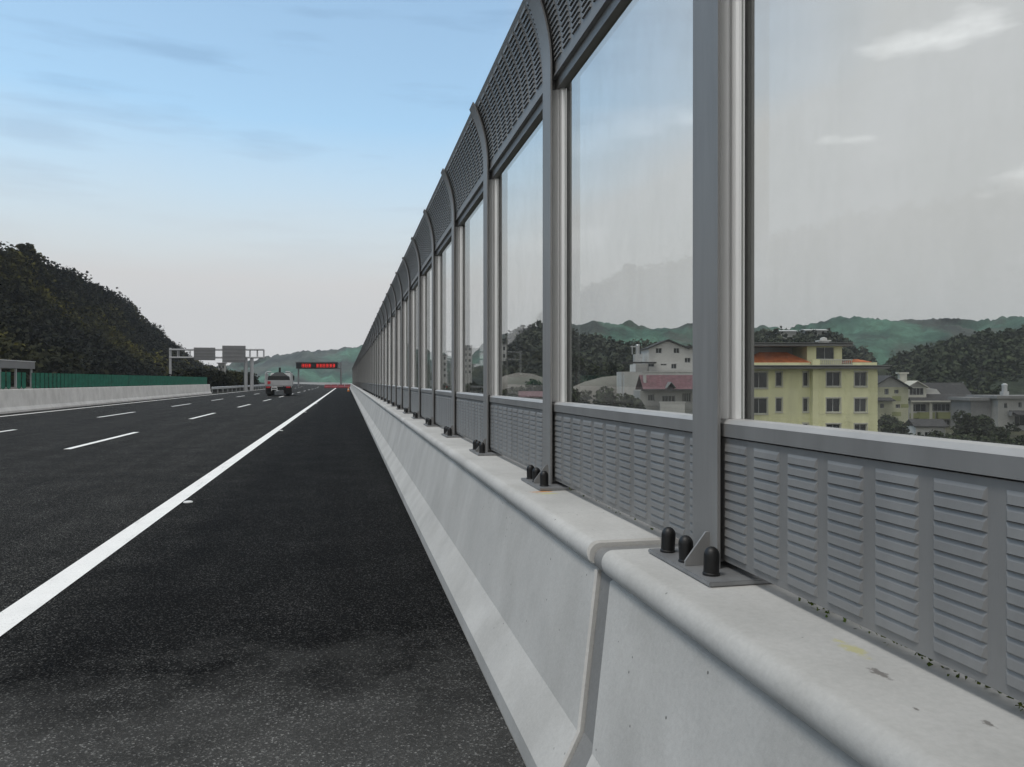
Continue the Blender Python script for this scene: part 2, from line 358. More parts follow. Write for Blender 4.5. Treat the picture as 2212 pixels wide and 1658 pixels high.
def build_bay_meshes():
    g = {}
    g['low'] = make_lower_panel(); g['top'] = make_top_panel(); g['frame'] = make_frame(); g['pane'] = make_pane()
    g['bead'] = MB().hexa([(1.151,-.988,1.3365), (1.226,-.988,1.3365), (1.226,.988,1.3365), (1.151,.988,1.3365)],
            [(1.166,-.988,1.3495), (1.226,-.988,1.3495), (1.226,.988,1.3495), (1.166,.988,1.3495)]).mesh('bead', M['bead'])
    g['rail_top'] = MB().box(1.175, 1.226, -.988, .988, 3.135, 3.190).mesh('top_rail', M['panel'])
    g['lin_low'] = make_lining('low'); g['lin_top'] = make_lining('top')
    for n, mb, m in (('st1', make_stile(1), M['alu']), ('st0', make_stile(-1), M['alu']), ('post', make_post(), M['steel'])):
        me = mb.mesh(n, m); bm = bmesh.new(); bm.from_mesh(me); bmesh.ops.recalc_face_normals(bm, faces=bm.faces); bm.to_mesh(me); bm.free(); g[n] = me
    pl = MB().box(1.028, 1.40, -.232, .232, ZT+.002, ZB)
    o = ob('base_plate', pl, M['zinc'], bev=.003); g['plate'] = o.data; bpy.data.objects.remove(o)
    rb = MB()
    for y in (-.004,):
        rb.add([(1.045, y, ZB+.001), (1.1265, y, ZB+.001), (1.1265, y, ZB+.105), (1.115, y, ZB+.105), (1.045, y, ZB+.016),
                (1.045, y+.008, ZB+.001), (1.1265, y+.008, ZB+.001), (1.1265, y+.008, ZB+.105), (1.115, y+.008, ZB+.105), (1.045, y+.008, ZB+.016)],
               [(0,1,2,3,4), (9,8,7,6,5), (0,5,6,1), (1,6,7,2), (2,7,8,3), (3,8,9,4), (4,9,5,0)])
    g['rib'] = rb.mesh('gusset', M['steel'])
    cap = MB(); prof = [(.026, 0), (.026, .006), (.0235, .008), (.024, .058)]+[(.024*math.cos(R(a)), .058+.027*math.sin(R(a))) for a in (15,30,45,60,75,86)]
    cap.lathe(prof, (0,0,0), 20); me = cap.mesh('bolt_cap', M['black'])
    for p in me.polygons: p.use_smooth = True
    me.set_sharp_from_angle(angle=R(40)); g['cap'] = me
    return g
NBAY = 75
def noise_barrier():
    g = build_bay_meshes()
    root = thing('noise_barrier', 'tall grey highway noise barrier with glazed bays and a curved louvred top', 'noise barrier', (1.2, 0, 0))
    def ch(name, me, parent, y, inv=None):
        o = bpy.data.objects.new(name, me); COL.objects.link(o); o.parent = parent
        o.location = (-1.2, y, 0) if parent is root else (0, y, 0); return o
    for p in range(-1, NBAY+1):
        y = .288+2*p
        po = ch('post', g['post'], root, y); ch('base_plate', g['plate'], po, 0)
        if p < 26:
            if p < 14: ch('gusset', g['rib'], po, -.030)
            for dy in (-.150, .022, .170):
                c = ch('bolt_cap', g['cap'], po, 0); c.location = (1.075, dy, ZB)
                if p < 3: c.rotation_euler = (random.uniform(-.05, .05), random.uniform(-.05, .05), 0)
    for k in range(-1, NBAY):
        y = 1.288+2*k
        a = ch('louvred_panel', g['low'], root, y); ch('lining', g['lin_low'], a, 0)
        t = ch('curved_top_panel', g['top'], root, y); ch('lining', g['lin_top'], t, 0)
        f = ch('glazed_panel', g['frame'], root, y); ch('top_rail', g['rail_top'], f, 0); ch('bead', g['bead'], f, 0); f.rotation_euler = (0, 0, R(random.uniform(-.1, .1))); ch('stile', g['st1'], f, 0); ch('stile', g['st0'], f, 0); ch('pane', g['pane'], f, 0)
noise_barrier()

# ---------------------------------------------------------------- concrete parapet
def parapet_prof(shrink=0):
    p = [(.671,-.02), (.671,.080), (.785,.250), (.903,.765), (.925,.779), (.912,.790)]
    for a in range(220, 89, -10): p.append((.925+.047*math.cos(R(a)), .822+.047*math.sin(R(a))))
    p += [(1.40,.869), (1.42,.855), (1.42,-.60), (.9,-.60)]
    if shrink: p = [(x+shrink, z-(shrink if z > .8 else 0)) for x, z in p]
    return p
def parapet(name, ys, label, mat, shrink=0, cham=0):
    mb = MB(); prof = parapet_prof(shrink); SK = .31
    sk = lambda i, z: SK*(max(z, -.1)-.869) if (i == 0 and ys[0] > 0) or (i == len(ys)-1 and ys[-1] < 10) else 0
    rings = []
    if cham: rings.append([(x+(cham if x < 1.2 else 0), ys[0]+sk(0, z), z-(cham if z > .8 else 0)) for x, z in prof])
    for i, y in enumerate(ys):
        yy = y
        if cham and i == 0: yy = y+cham
        if cham and i == len(ys)-1: yy = y-cham
        rings.append([(x+cx(y), yy+sk(i, z), z) for x, z in prof])
    if cham: rings.append([(x+(cham if x < 1.2 else 0)+cx(ys[-1]), ys[-1]+sk(len(ys)-1, z), z-(cham if z > .8 else 0)) for x, z in prof])
    mb.sweep(rings)
    o = ob(name, mb, mat, smooth='all'); o.data.set_sharp_from_angle(angle=R(14))
    return tag(o, label, 'concrete barrier', 'concrete parapet sections under the noise barrier')
parapet('concrete_parapet', [-4.0, -2, 0, 2.600], 'near concrete parapet section with rounded cap, in the foreground before the open joint', M['concrete'], cham=.008)
parapet('concrete_parapet', [2.752]+[10*k for k in range(1, 40)], 'long concrete parapet section running into the distance beyond the open joint', M['concrete'], cham=.008)
tag(parapet('joint_filler', [2.603, 2.749], '', M['filler'], shrink=.022), 'rough dark mortar filling the joint between two parapet sections', 'joint filler').pop('group', None)
# small weeds and litter in the slot under the panels
def weeds():
    C = np.stack([1.19+.05*rng.random(260), np.concatenate([.7+1.2*rng.random(200), 2.9+rng.random(60)*1.4]), .872+.02*rng.random(260)], axis=1)
    tag(quads('weeds', M['weed'], leafquads(C, .005)), 'scraps of weed and leaf litter caught in the slot under the louvred panels', 'weeds', kind='stuff')
weeds()

# ---------------------------------------------------------------- ground, road, markings
def ribbon(name, x0, x1, ys, z, mat, parent=None, thick=0):
    mb = MB()
    for k in range(len(ys)-1):
        a, b = ys[k], ys[k+1]
        mb.add([(x0+cx(a), a, z), (x1+cx(a), a, z), (x1+cx(b), b, z), (x0+cx(b), b, z)], [(0,1,2,3)])
    return ob(name, mb, mat, parent, recalc=False)
RY = [-30, -10, 0, 10, 30, 60, 100, 150]+[150+10*k for k in range(1, 46)]
def zg(x, y):
    u = x-cx(y)
    if -45 < u < 1.3: z = -.05
    elif u >= 1.3:
        t = min(1, (u-1.3)/16); t = t*t*(3-2*t); z = -.05-8.25*t
        if u > 14: z += .5*mnoise.noise((x*.03, y*.03, 3))
        if u > 200: z += min(12, (u-200)*.03)
    else: z = -.05+min(6, (-45-u)*.08)
    return z
xs = [-900,-600,-400,-250,-150,-100,-70,-55,-47,-44,-40,-20,-5,1.0,1.3,2.5,4,6,8,10,12,15,18,22]+list(range(30, 260, 12))+[300,360,450,600,800,1200,1800]
ysg = [-60,-30,-10,0,8,16,24,32,40]+list(range(55, 420, 14))+[450,500,560,640,760,900,1200,1700,2500]
mb = MB(); nx = len(xs)
for y in ysg:
    for x in xs: mb.v.append((x+cx(min(y, 600)), y, zg(x+cx(min(y, 600)), min(y, 600))))
for j in range(len(ysg)-1):
    for i in range(nx-1): mb.f.append((j*nx+i, j*nx+i+1, (j+1)*nx+i+1, (j+1)*nx+i))
struct(ob('ground', mb, M['ground'], recalc=False, smooth='all'))
road = ribbon('road', -14.9, .668, RY, 0, M['asphalt']); struct(road)
r2 = ribbon('road', -34, -15.7, RY, 0, M['asphalt']); struct(r2)
def marking(name, x, w, y0, y1):
    n = max(1, int((y1-y0)/6)); ribbon(name, x-w/2, x+w/2, [y0+(y1-y0)*k/n for k in range(n+1)], .005, M['paint'], road)
marking('edge_line', -2.04, .20, -6, 480)
marking('edge_line', -13.85, .20, -6, 480)
for k in range(-1, 14):
    marking('lane_dash', -5.85, .15, 18.1+13.3*k, 23.7+13.3*k); marking('lane_dash', -9.72, .15, 20.3+13.3*k, 25.7+13.3*k)
for k, y in enumerate((9.9, 23.5, 37.1, 50.7)):
    o = ob('road_stud', MB().lathe([(.055, 0), (.053, .010), (.040, .016), (.0, .018)], (0,0,0), 18), M['stud'], loc=(-1.87, y, .0005), smooth=True)
    tag(o, ['nearest small round white road stud beside the solid edge line', 'second small white road stud along the edge line', 'third small white road stud along the edge line', 'fourth and farthest small white road stud along the edge line'][k], 'road stud', 'road studs along the edge line')

# ---------------------------------------------------------------- median barrier, green slats, guard rail
mb = MB(); prof = [(-15.0,0), (-15.0,.08), (-15.13,.25), (-15.22,1.07), (-15.42,1.07), (-15.51,.25), (-15.64,.08), (-15.64,-.02), (-15.0,-.02)]
prof = [(-15.0,-.02), (-15.0,.08), (-15.13,.25), (-15.22,1.05), (-15.24,1.07), (-15.40,1.07), (-15.42,1.05), (-15.51,.25), (-15.64,.08), (-15.64,-.02)]
mb.sweep([[(x, y, z) for x, z in prof] for y in (5, 30, 60, 93)])
tag(ob('median_barrier', mb, M['far_concrete']), 'low pale concrete median wall under the green screen on the left of the road', 'concrete barrier')
scr = thing('anti_glare_screen', 'row of upright green slats mounted on the concrete median wall', 'glare screen', (-15.32, 36, 1.07))
sl = MB(); sl.box(-.13, .13, -.012, .012, .04, .80); sl.box(-.02, .02, -.02, .02, 0, .05)
sm = sl.mesh('slat', M['green'])
for k in range(100):
    if k in (11, 14): continue
    o = link('slat', sm, scr, (0, -2+k*.58, 0), R(76+random.uniform(-4, 4)))
gr = thing('guard_rail', 'grey steel guard rail in front of the dark hedge beyond the concrete median wall', 'guard rail', (-15.2, 94, 0))
mb = MB(); wp = [(0,.45), (.08,.50), (.08,.54), (0,.60), (.08,.66), (.08,.70), (0,.75), (-.02,.75), (-.02,.45)]
gy = [0, 20, 40, 55]+list(range(70, 260, 10))
mb.sweep([[(x+cx(94+y), y, z) for x, z in wp] for y in gy]); ob('rail', mb, M['lightgrey'], gr)
for k in range(36):
    y = 1+k*4.0; ob('rail_post', MB().box(-.14, -.03, -.05, .05, 0, .78), M['zinc'], gr, (cx(94+y), y, 0)) if k < 20 else None

# ---------------------------------------------------------------- left hill with its woods
rid = [(0,529),(26,538),(55,528),(76,538),(89,553),(101,572),(142,578),(168,590),(200,605),(234,621),(261,634),(279,659),(297,682),(326,696),(347,724),(371,737),(390,757),(413,780),(432,788),(463,792),(500,797)]
XR = -75.0; tab = []
for x, y in rid:
    a = -math.atan((x-1106)/F)-TH; Y = -XR/math.tan(a); d = Y*CT+XR*ST; tab.append((Y, HC+(823-y)/F*d))
tab = [(40, 22), (90, 27), (140, 30)]+tab+[(640, 4)]
ty = np.array([t[0] for t in tab]); tz = np.array([t[1] for t in tab])
CANOPY = 5.6
def hill_z(X, Y):
    h = np.interp(Y, ty, tz)-CANOPY
    foot = -42.0+np.array([cx(min(float(q), 400)) for q in np.atleast_1d(Y)])*.5
    t = np.clip((foot-X)/(foot-XR), 0, 1.6)
    up = np.clip(t, 0, 1)**1.9
    return h*np.where(t <= 1, up, 1-.25*(t-1))
gx = np.array([-42, -46, -50, -55, -60, -65, -70, -75, -85, -100, -130, -170.]); gyy = np.arange(30, 660, 10.)
mb = MB()
for y in gyy:
    for x in gx:
        xx = x+(cx(min(y, 400))*.5 if x > -75 else 0)*(1 if x > -60 else .3)
        z = float(hill_z(np.array([xx]), np.array([y]))[0]); mb.v.append((xx, y, z+mnoise.noise((x*.05, y*.05, 0))*1.0-.1))
n = len(gx)
for j in range(len(gyy)-1):
    for i in range(n-1): mb.f.append((j*n+i+1, j*n+i, (j+1)*n+i, (j+1)*n+i+1))
struct(ob('hill', mb, M['hillbase'], recalc=False, smooth='all'))
def crowns(centres, rad, per, size):
    """leaf-clump faces over a cloud of crowns: lobed shells with gaps"""
    out = []
    for c, r in zip(centres, rad):
        k = int(per); u = rng.normal(size=(k, 3)); u /= np.linalg.norm(u, axis=1)[:, None]
        lob = 1+.28*np.sin(u[:, 0]*4+c[0])*np.cos(u[:, 1]*4+c[1])+.12*rng.normal(size=k)
        q = c+u*(r*lob)[:, None]*np.array([1, 1, 1.05]); out.append(q[u[:, 2] > -.55])
    C = np.concatenate(out); return leafquads(C, size)
Yc = np.concatenate([50+150*rng.random(650), 200+290*rng.random(950)]); Xc = -42.5-37*rng.random(len(Yc))**.95
Xc = Xc+np.array([cx(min(y, 400))*.4 for y in Yc])
ridge_y = np.arange(150, 480, 2.2); Yc = np.concatenate([Yc, ridge_y]); Xc = np.concatenate([Xc, XR+rng.normal(size=len(ridge_y))*1.5])
Zc = hill_z(Xc, Yc)+1.4+rng.random(len(Yc))*1.2
rad = 2.0+1.5*rng.random(len(Yc)); rad[-len(ridge_y):] = 2.3+.6*rng.random(len(ridge_y))
tag(quads('woodland', M['leafdark'], crowns(np.stack([Xc, Yc, Zc], axis=1), rad, 200, .31)), 'dense dark woodland covering the steep hill on the left', 'woodland', kind='stuff')

# ---------------------------------------------------------------- trees as individuals
def tree_meshes(seed, h=7., r=2.6, mat='leafmid', trunk=.16, n=900, size=.26):
    rg = np.random.default_rng(seed); rs = random.Random(seed); t = MB()
    t.bar((0,0,0), (.1,.05,h*.45), (trunk, trunk*.7)); tips = []
    for k in range(7):
        a = k*2.4+rs.random(); z0 = h*(.3+.07*k); e = (math.cos(a)*r*.6, math.sin(a)*r*.6, z0+h*.2)
        t.bar((.08,.04,min(z0, h*.45)), e, (trunk*.45, trunk*.15), 6); tips.append(e)
    t.bar((.1,.05,h*.45), (0,.1,h*.85), (trunk*.7, trunk*.15)); tips += [(0,.1,h*.8), (.3,-.3,h*.6)]
    P = []
    for e in tips:
        rr = r*(.45+.25*rs.random()); k = n//len(tips); u = rg.normal(size=(k, 3)); u /= np.linalg.norm(u, axis=1)[:, None]
        P.append(np.array(e)+u*(rr*(.55+.5*rg.random(k)))[:, None]*np.array([1,1,.8]))
    return t.mesh('trunk', M['bark']), np.concatenate(P), size, mat
def tree_kind(name, *a, **k):
    tm, P, size, mat = tree_meshes(*a, **k); o = quads('crown', M[mat], leafquads(P, size)); me = o.data; bpy.data.objects.remove(o); return tm, me
KD = [tree_kind('d', 3, 6.5, 2.6, 'leafdark', n=1100, size=.34), tree_kind('d', 4, 7.5, 2.3, 'leafdark', n=1100, size=.34)]
KM = [tree_kind('m', 5, 7, 2.7, 'leafmid', n=1000, size=.28), tree_kind('m', 6, 5.5, 2.4, 'leafmid', n=900, size=.26), tree_kind('m', 8, 8.5, 2.8, 'leafmid', n=1200, size=.3)]
def tree(name, kind, loc, s, label, group):
    r = thing(name, label, 'tree', loc, random.random()*6, group); r.scale = (s, s, s)
    link('trunk', kind[0], r); link('crown', kind[1], r)
rt = [(8, 1.0, 'broad dark tree at the left end of the wooded ridge'), (55, 1.35, 'tallest dark tree standing out on top of the wooded ridge'), (74, 1.05, 'dark tree just right of the tallest ridge tree'),
      (143, .75, 'thin small tree breaking the skyline halfway down the first ridge step'), (237, .7, 'small dark tree on the shoulder of the wooded ridge'), (262, .8, 'dark tree where the wooded ridge starts to drop steeply'), (330, .8, 'dark tree low on the falling ridge above the sign gantry')]
for i, (x, s, lab) in enumerate(rt):
    a = -math.atan((x-1106)/F)-TH; Y = -(XR+1)/math.tan(a); z = float(hill_z(np.array([XR+1]), np.array([Y]))[0])
    tree('ridge_tree', KD[i % 2], (XR+1, Y, z+.4), s*.72, lab, 'trees standing out on the wooded ridge')

# hedge in the median
C = []
for k in range(150):
    y = 95+75*rng.random(); C.append((-19.5+1.3*rng.random()+cx(y), y, .7+1.3*rng.random()))
tag(quads('hedge', M['leafdark'], crowns(np.array(C), np.full(150, .9), 90, .17)), 'dark clipped hedge behind the guard rail, below the sign gantry', 'hedge', kind='stuff')

# ---------------------------------------------------------------- hills beyond
def hill(name, pts, d, wf, wb, mat, seed, step=6, zbase=-12, amp=2.2, kind='structure'):
    """pts: ridge as seen (x, y); the hill gets a real distance d (number or list) and depth"""
    xs_ = np.arange(pts[0][0], pts[-1][0]+.1, step); px = [p[0] for p in pts]; py = [p[1] for p in pts]
    ds = np.interp(xs_, px, d) if isinstance(d, (list, tuple)) else np.full(len(xs_), float(d))
    rows = [(-1, 0), (-.85, .12), (-.7, .27), (-.55, .43), (-.42, .58), (-.3, .72), (-.2, .83), (-.12, .91), (-.05, .975), (0, 1), (.1, .97), (.35, .7), (1, 0)]
    mb = MB()
    for x, dd in zip(xs_, ds):
        y = float(np.interp(x, px, py)); p = W(x, y, dd); dr = Vector((p.x, p.y, 0)).normalized()
        for j, (t, h) in enumerate(rows):
            q = Vector((p.x, p.y, 0))+dr*(t*(wf if t < 0 else wb))
            z = zbase+(p.z-zbase)*h
            q.z = z+(mnoise.fractal((q.x*.035+seed, q.y*.035, z*.05), 1., 2.1, 5)*amp*1.6+mnoise.noise((q.x*.3, q.y*.3, seed))*amp*.35)*(1 if 0 < h else 0)
            if 0 < h < 1: 
                k = mnoise.noise((q.x*.012+seed, q.y*.012, 5))*wf*.12; q.x += dr.x*k; q.y += dr.y*k
            mb.v.append(tuple(q))
    n = len(rows)
    for i in range(len(xs_)-1):
        for j in range(n-1): mb.f.append((i*n+j, (i+1)*n+j, (i+1)*n+j+1, i*n+j+1))
    o = ob(name, mb, mat, recalc=False, smooth='all'); o['kind'] = kind; o['category'] = 'hill'
    return o
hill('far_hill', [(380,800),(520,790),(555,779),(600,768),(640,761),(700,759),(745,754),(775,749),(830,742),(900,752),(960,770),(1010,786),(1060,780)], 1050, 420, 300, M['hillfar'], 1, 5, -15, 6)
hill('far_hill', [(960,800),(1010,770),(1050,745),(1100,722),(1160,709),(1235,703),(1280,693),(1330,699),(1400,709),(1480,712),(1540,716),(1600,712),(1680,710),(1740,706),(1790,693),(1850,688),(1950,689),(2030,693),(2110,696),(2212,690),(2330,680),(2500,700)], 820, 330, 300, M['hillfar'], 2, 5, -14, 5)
hill('near_hill', [(1050,800),(1085,752),(1120,722),(1160,712),(1210,716),(1250,733),(1320,748),(1400,756),(1480,760),(1560,775),(1650,800)], 380, 130, 90, M['hillmid'], 3, 4, -10, 2.6)
hill('near_hill', [(1880,800),(1940,778),(1990,765),(2040,752),(2080,738),(2130,730),(2212,722),(2330,716),(2450,740)], 360, 140, 90, M['hillmid'], 4, 4, -10, 2.6)
hill('near_hill', [(860,808),(900,790),(960,785),(1010,790),(1060,796),(1100,806)], 600, 160, 90, M['hillmid'], 6, 4, -10, 2.4)
hill('near_hill', [(1560,760),(1610,730),(1650,721),(1700,720),(1790,722),(1830,740),(1880,775),(1930,800)], 345, 120, 60, M['hillmid'], 9, 4, -10, 2.0)
def hill_wood(x0, x1, ridge, d, wf, n, r, size, label, mat='leafmid'):
    P = []
    for _ in range(n):
        x = x0+(x1-x0)*rng.random(); t = rng.random()**1.2; y = float(np.interp(x, [p[0] for p in ridge], [p[1] for p in ridge])); p = W(x, y, d)
        dr = Vector((p.x, p.y, 0)).normalized(); q = p-dr*t*wf; h = 1-t**1.5; P.append((q.x, q.y, -10+(p.z+10)*h-.5))
    P = np.array(P); tag(quads('woodland', M[mat], crowns(P, r*(.7+.6*rng.random(n)), 70, size)), label, 'woodland', kind='stuff')
hill_wood(1085, 1560, [(1085,758),(1120,726),(1160,716),(1210,720),(1250,736),(1320,750),(1400,758),(1480,762),(1560,777)], 380, 110, 420, 3.6, .8, 'trees covering the middle hill seen through the glazed bays', 'leafgrey')
hill_wood(1930, 2330, [(1930,786),(1990,769),(2040,756),(2080,742),(2130,734),(2212,726),(2330,720)], 360, 115, 420, 3.6, .8, 'dark trees covering the hill behind the houses on the right')

hill_wood(1600, 1880, [(1600,736),(1650,728),(1700,727),(1790,729),(1830,744),(1880,779)], 340, 95, 260, 2.8, .7, 'trees on the low hill right behind the yellow house', 'leafgrey')
# ---------------------------------------------------------------- buildings
def facade(mb, x0, x1, z0, z1, y, holes, dep=.25):
    """wall face towards -y with recessed openings"""
    X = sorted({x0, x1, *[a for h in holes for a in (h[0], h[1])]}); Z = sorted({z0, z1, *[a for h in holes for a in (h[2], h[3])]})
    X = [a for a in X if x0 <= a <= x1]; Z = [a for a in Z if z0 <= a <= z1]
    for i in range(len(X)-1):
        for j in range(len(Z)-1):
            c = ((X[i]+X[i+1])/2, (Z[j]+Z[j+1])/2)
            if any(h[0] < c[0] < h[1] and h[2] < c[1] < h[3] for h in holes): continue
            mb.add([(X[i], y, Z[j]), (X[i+1], y, Z[j]), (X[i+1], y, Z[j+1]), (X[i], y, Z[j+1])], [(0,1,2,3)])
    for a, b, c, d in holes:
        mb.add([(a,y,c),(b,y,c),(b,y,d),(a,y,d),(a,y+dep,c),(b,y+dep,c),(b,y+dep,d),(a,y+dep,d)], [(0,4,5,1),(1,5,6,2),(2,6,7,3),(3,7,4,0)])
def window(root, a, b, c, d, y, dep=.25, mull=1, frame='wframe', t=.06, label=None):
    mb = MB(); Y0, Y1 = y+dep-.08, y+dep-.02
    mb.box(a, b, Y0, Y1, c, c+t).box(a, b, Y0, Y1, d-t, d).box(a, a+t, Y0, Y1, c+t, d-t).box(b-t, b, Y0, Y1, c+t, d-t)
    for k in range(1, mull+1):
        xm = a+(b-a)*k/(mull+1); mb.box(xm-t/2, xm+t/2, Y0, Y1, c+t, d-t)
    w = ob('window', mb, M[frame], root); p = ob('pane', MB().box(a+.003, b-.003, y+dep-.012, y+dep+.01, c+.003, d-.003), M['wpane'], w)
    return w
def body(x0, x1, z0, z1, y, dep, holes, hd=.25):
    mb = MB(); facade(mb, x0, x1, z0, z1, y, holes, hd)
    mb.add([(x0,y,z0),(x1,y,z0),(x1,y,z1),(x0,y,z1),(x0,y+dep,z0),(x1,y+dep,z0),(x1,y+dep,z1),(x0,y+dep,z1)], [(1,5,6,2),(0,3,7,4),(4,7,6,5),(3,2,6,7)])
    return mb
def hip(x0, x1, y0, y1, z, h, e=.4):
    w = (y1-y0)/2; m = (y0+y1)/2; a0, a1 = x0-e, x1+e; b0, b1 = y0-e, y1+e; r0, r1 = min(x0+w*.9, (x0+x1)/2-.3), max(x1-w*.9, (x0+x1)/2+.3)
    return MB().add([(a0,b0,z),(a1,b0,z),(a1,b1,z),(a0,b1,z),(a0,b0,z+.15),(a1,b0,z+.15),(a1,b1,z+.15),(a0,b1,z+.15),(r0,m,z+h),(r1,m,z+h)],
      [(3,2,1,0),(0,1,5,4),(1,2,6,5),(2,3,7,6),(3,0,4,7),(4,5,9,8),(5,6,9),(6,7,8,9),(7,4,8)])
def gable_front(x0, x1, y0, y1, z, h, e=.35, t=.18):      # ridge runs away from the viewer
    m = (x0+x1)/2; k = h/((x1-x0)/2)
    return MB().add([(x0-e,y0-e,z-e*k),(m,y0-e,z+h),(x1+e,y0-e,z-e*k),(x0-e,y0-e,z-e*k+t),(m,y0-e,z+h+t),(x1+e,y0-e,z-e*k+t),
                     (x0-e,y1,z-e*k),(m,y1,z+h),(x1+e,y1,z-e*k),(x0-e,y1,z-e*k+t),(m,y1,z+h+t),(x1+e,y1,z-e*k+t)],
      [(0,1,4,3),(1,2,5,4),(9,10,7,6),(10,11,8,7),(3,4,10,9),(4,5,11,10),(0,6,7,1),(1,7,8,2),(0,3,9,6),(2,8,11,5)])
def tri_wall(x0, x1, z, h, y, t=.2):
    m = (x0+x1)/2
    return MB().add([(x0,y,z),(x1,y,z),(m,y,z+h),(x0,y+t,z),(x1,y+t,z),(m,y+t,z+h)], [(0,1,2),(5,4,3),(0,3,4,1),(1,4,5,2),(2,5,3,0)])
def gable_side(x0, x1, y0, y1, z, h, e=.4, t=.18):        # ridge runs left-right
    m = (y0+y1)/2
    return MB().sweep([[(x, y0-e, z-.1), (x, m, z+h), (x, y1+e, z-.1), (x, y1+e, z-.1+t), (x, m, z+h+t), (x, y0-e, z-.1+t)] for x in (x0-e, x1+e)])

def yellow_block():
    d = 93.0; c = W(1581.6+.285*620, 823, d); o = Vector((c.x, c.y, 0))
    r = thing('apartment_house', 'pale yellow four-storey house with orange hipped roof and rooftop balcony', 'apartment house', o, -TH)
    X = lambda zx: (zx-620)*.01596
    Z = lambda zy: 10.9-.01596*zy
    wl = [(160,285),(352,398),(560,598)]; wr = [(715,820),(928,1020)]
    rows = [(525,632),(725,828),(920,1022),(1118,1220)]
    left = [(X(a), X(b), Z(z1+ (14 if i == 0 else 0)), Z(z0)) for z0, z1 in rows for i, (a, b) in enumerate(wl)]
    right = [(X(a), X(b), Z(z1), Z(z0)) for z0, z1 in rows for a, b in wr]
    g0, top = -9.0, Z(500)
    xl = X(-60)
    wl_ = body(xl, X(612), g0, top, .9, 11, left); ob('wall', wl_, M['yellow'], r)
    ob('wall', body(X(612)+.004, X(1100), g0, top, 0, 11.9, right), M['yellow'], r)
    for a in left: window(r, *a, .9, mull=1 if a[1]-a[0] > 1 else 0)
    for a in right: window(r, *a, 0, mull=1)
    tr = MB()
    for a, b, c_, d_ in left: tr.box(a-.12, b+.12, .84, .897, d_+.01, d_+.17).box(a-.12, b+.12, .80, .897, c_-.16, c_-.01).box(a-.11, a-.005, .86, .897, c_, d_).box(b+.005, b+.11, .86, .897, c_, d_)
    for a, b, c_, d_ in right: tr.box(a-.12, b+.12, -.06, -.003, d_+.01, d_+.17).box(a-.12, b+.12, -.10, -.003, c_-.16, c_-.01).box(a-.11, a-.005, -.04, -.003, c_, d_).box(b+.005, b+.11, -.04, -.003, c_, d_)
    ob('window_trim', tr, M['cream'], r)
    q = MB()
    for x0, x1, y in ((1040,1100,0), (655,695,0), (850,895,0), (300,345,.9), (520,552,.9)):
        z = g0
        k = 0
        while z < top-.75:
            w = .12 if k % 2 else 0
            q.box(X(x0)+w, X(x1)-(w if x1 != 1100 else -.03), y-.035, y-.002, z, z+.40); z += .46; k += 1
    ob('quoins', q, M['yellow'], r)
    ob('cornice', MB().box(xl-.6, X(1100)+1.15, -.75, 12.6, top+.003, top+.20).box(xl-.3, X(1100)+.7, -.45, 12.3, top+.203, top+.34).box(xl-.8, X(1100)+1.35, -.9, 12.7, top+.343, top+.42), M['slab'], r)
    p0 = top+.423
    ob('parapet', MB().box(xl, X(612), .9, 1.1, p0, Z(452)).box(X(915), X(1098), 0, .2, p0, Z(452)).box(X(612), X(668), 0, .2, p0, Z(430)).box(X(1098)-.2, X(1098), .2, 11.5, p0, Z(452)), M['yellow'], r)
    bl = MB(); bl.box(X(668), X(915), .05, .2, Z(436), Z(428)).box(X(668), X(915), .05, .2, p0, p0+.08)
    n = 17
    for k in range(n):
        x = X(668)+(X(915)-X(668))*(k+.5)/n; bl.lathe([(.035, p0+.08), (.06, p0+.25), (.035, p0+.5), (.045, Z(436))], (x, .125, 0), 8)
    ob('balustrade', bl, M['cream'], r)
    # penthouse
    ph = [(X(676), X(815), Z(424), Z(332))]; z1 = Z(325)
    ob('wall', body(X(606), X(875), p0-.003, z1, 1.6, 7, ph), M['yellow'], r); window(r, *ph[0], 1.6, mull=1)
    ph2 = [(X(285), X(330), Z(400), Z(345))]
    ob('wall', body(xl, X(600), p0-.003, z1, 6.2, 4.5, []), M['whiterender'], r)
    ob('roof_slab', MB().box(xl-.5, X(935), .6, 11.5, z1+.003, z1+.20).box(xl-.3, X(900), .9, 11.2, z1+.203, z1+.33).box(xl-.6, X(942), .45, 11.6, z1+.333, z1+.40), M['slab'], r)
    hp = hip(X(145), X(612), 1.15, 5.6, Z(459), Z(366)-Z(459), .15); ob('roof', hp, M['orangeroof'], r)
    ob('roof', hip(X(935), X(1062), .5, 4, Z(456), Z(424)-Z(456), .1), M['orangeroof'], r)
    ob('roof', hip(X(880), X(1000), 5, 9, Z(440), Z(398)-Z(440), .1), M['redroof'], r)
    tk = MB(); tk.box(X(775), X(838), 4, 5, z1+.403, Z(280)); tk.box(X(757), X(850), 3.8, 5.2, Z(280)+.003, Z(270)); tk.lathe([(.42, Z(270)+.006), (.42, Z(252)), (.1, Z(246))], (X(806), 4.5, 0), 14)
    ob('rooftop_tank', tk, M['whiterender'], r)
yellow_block()

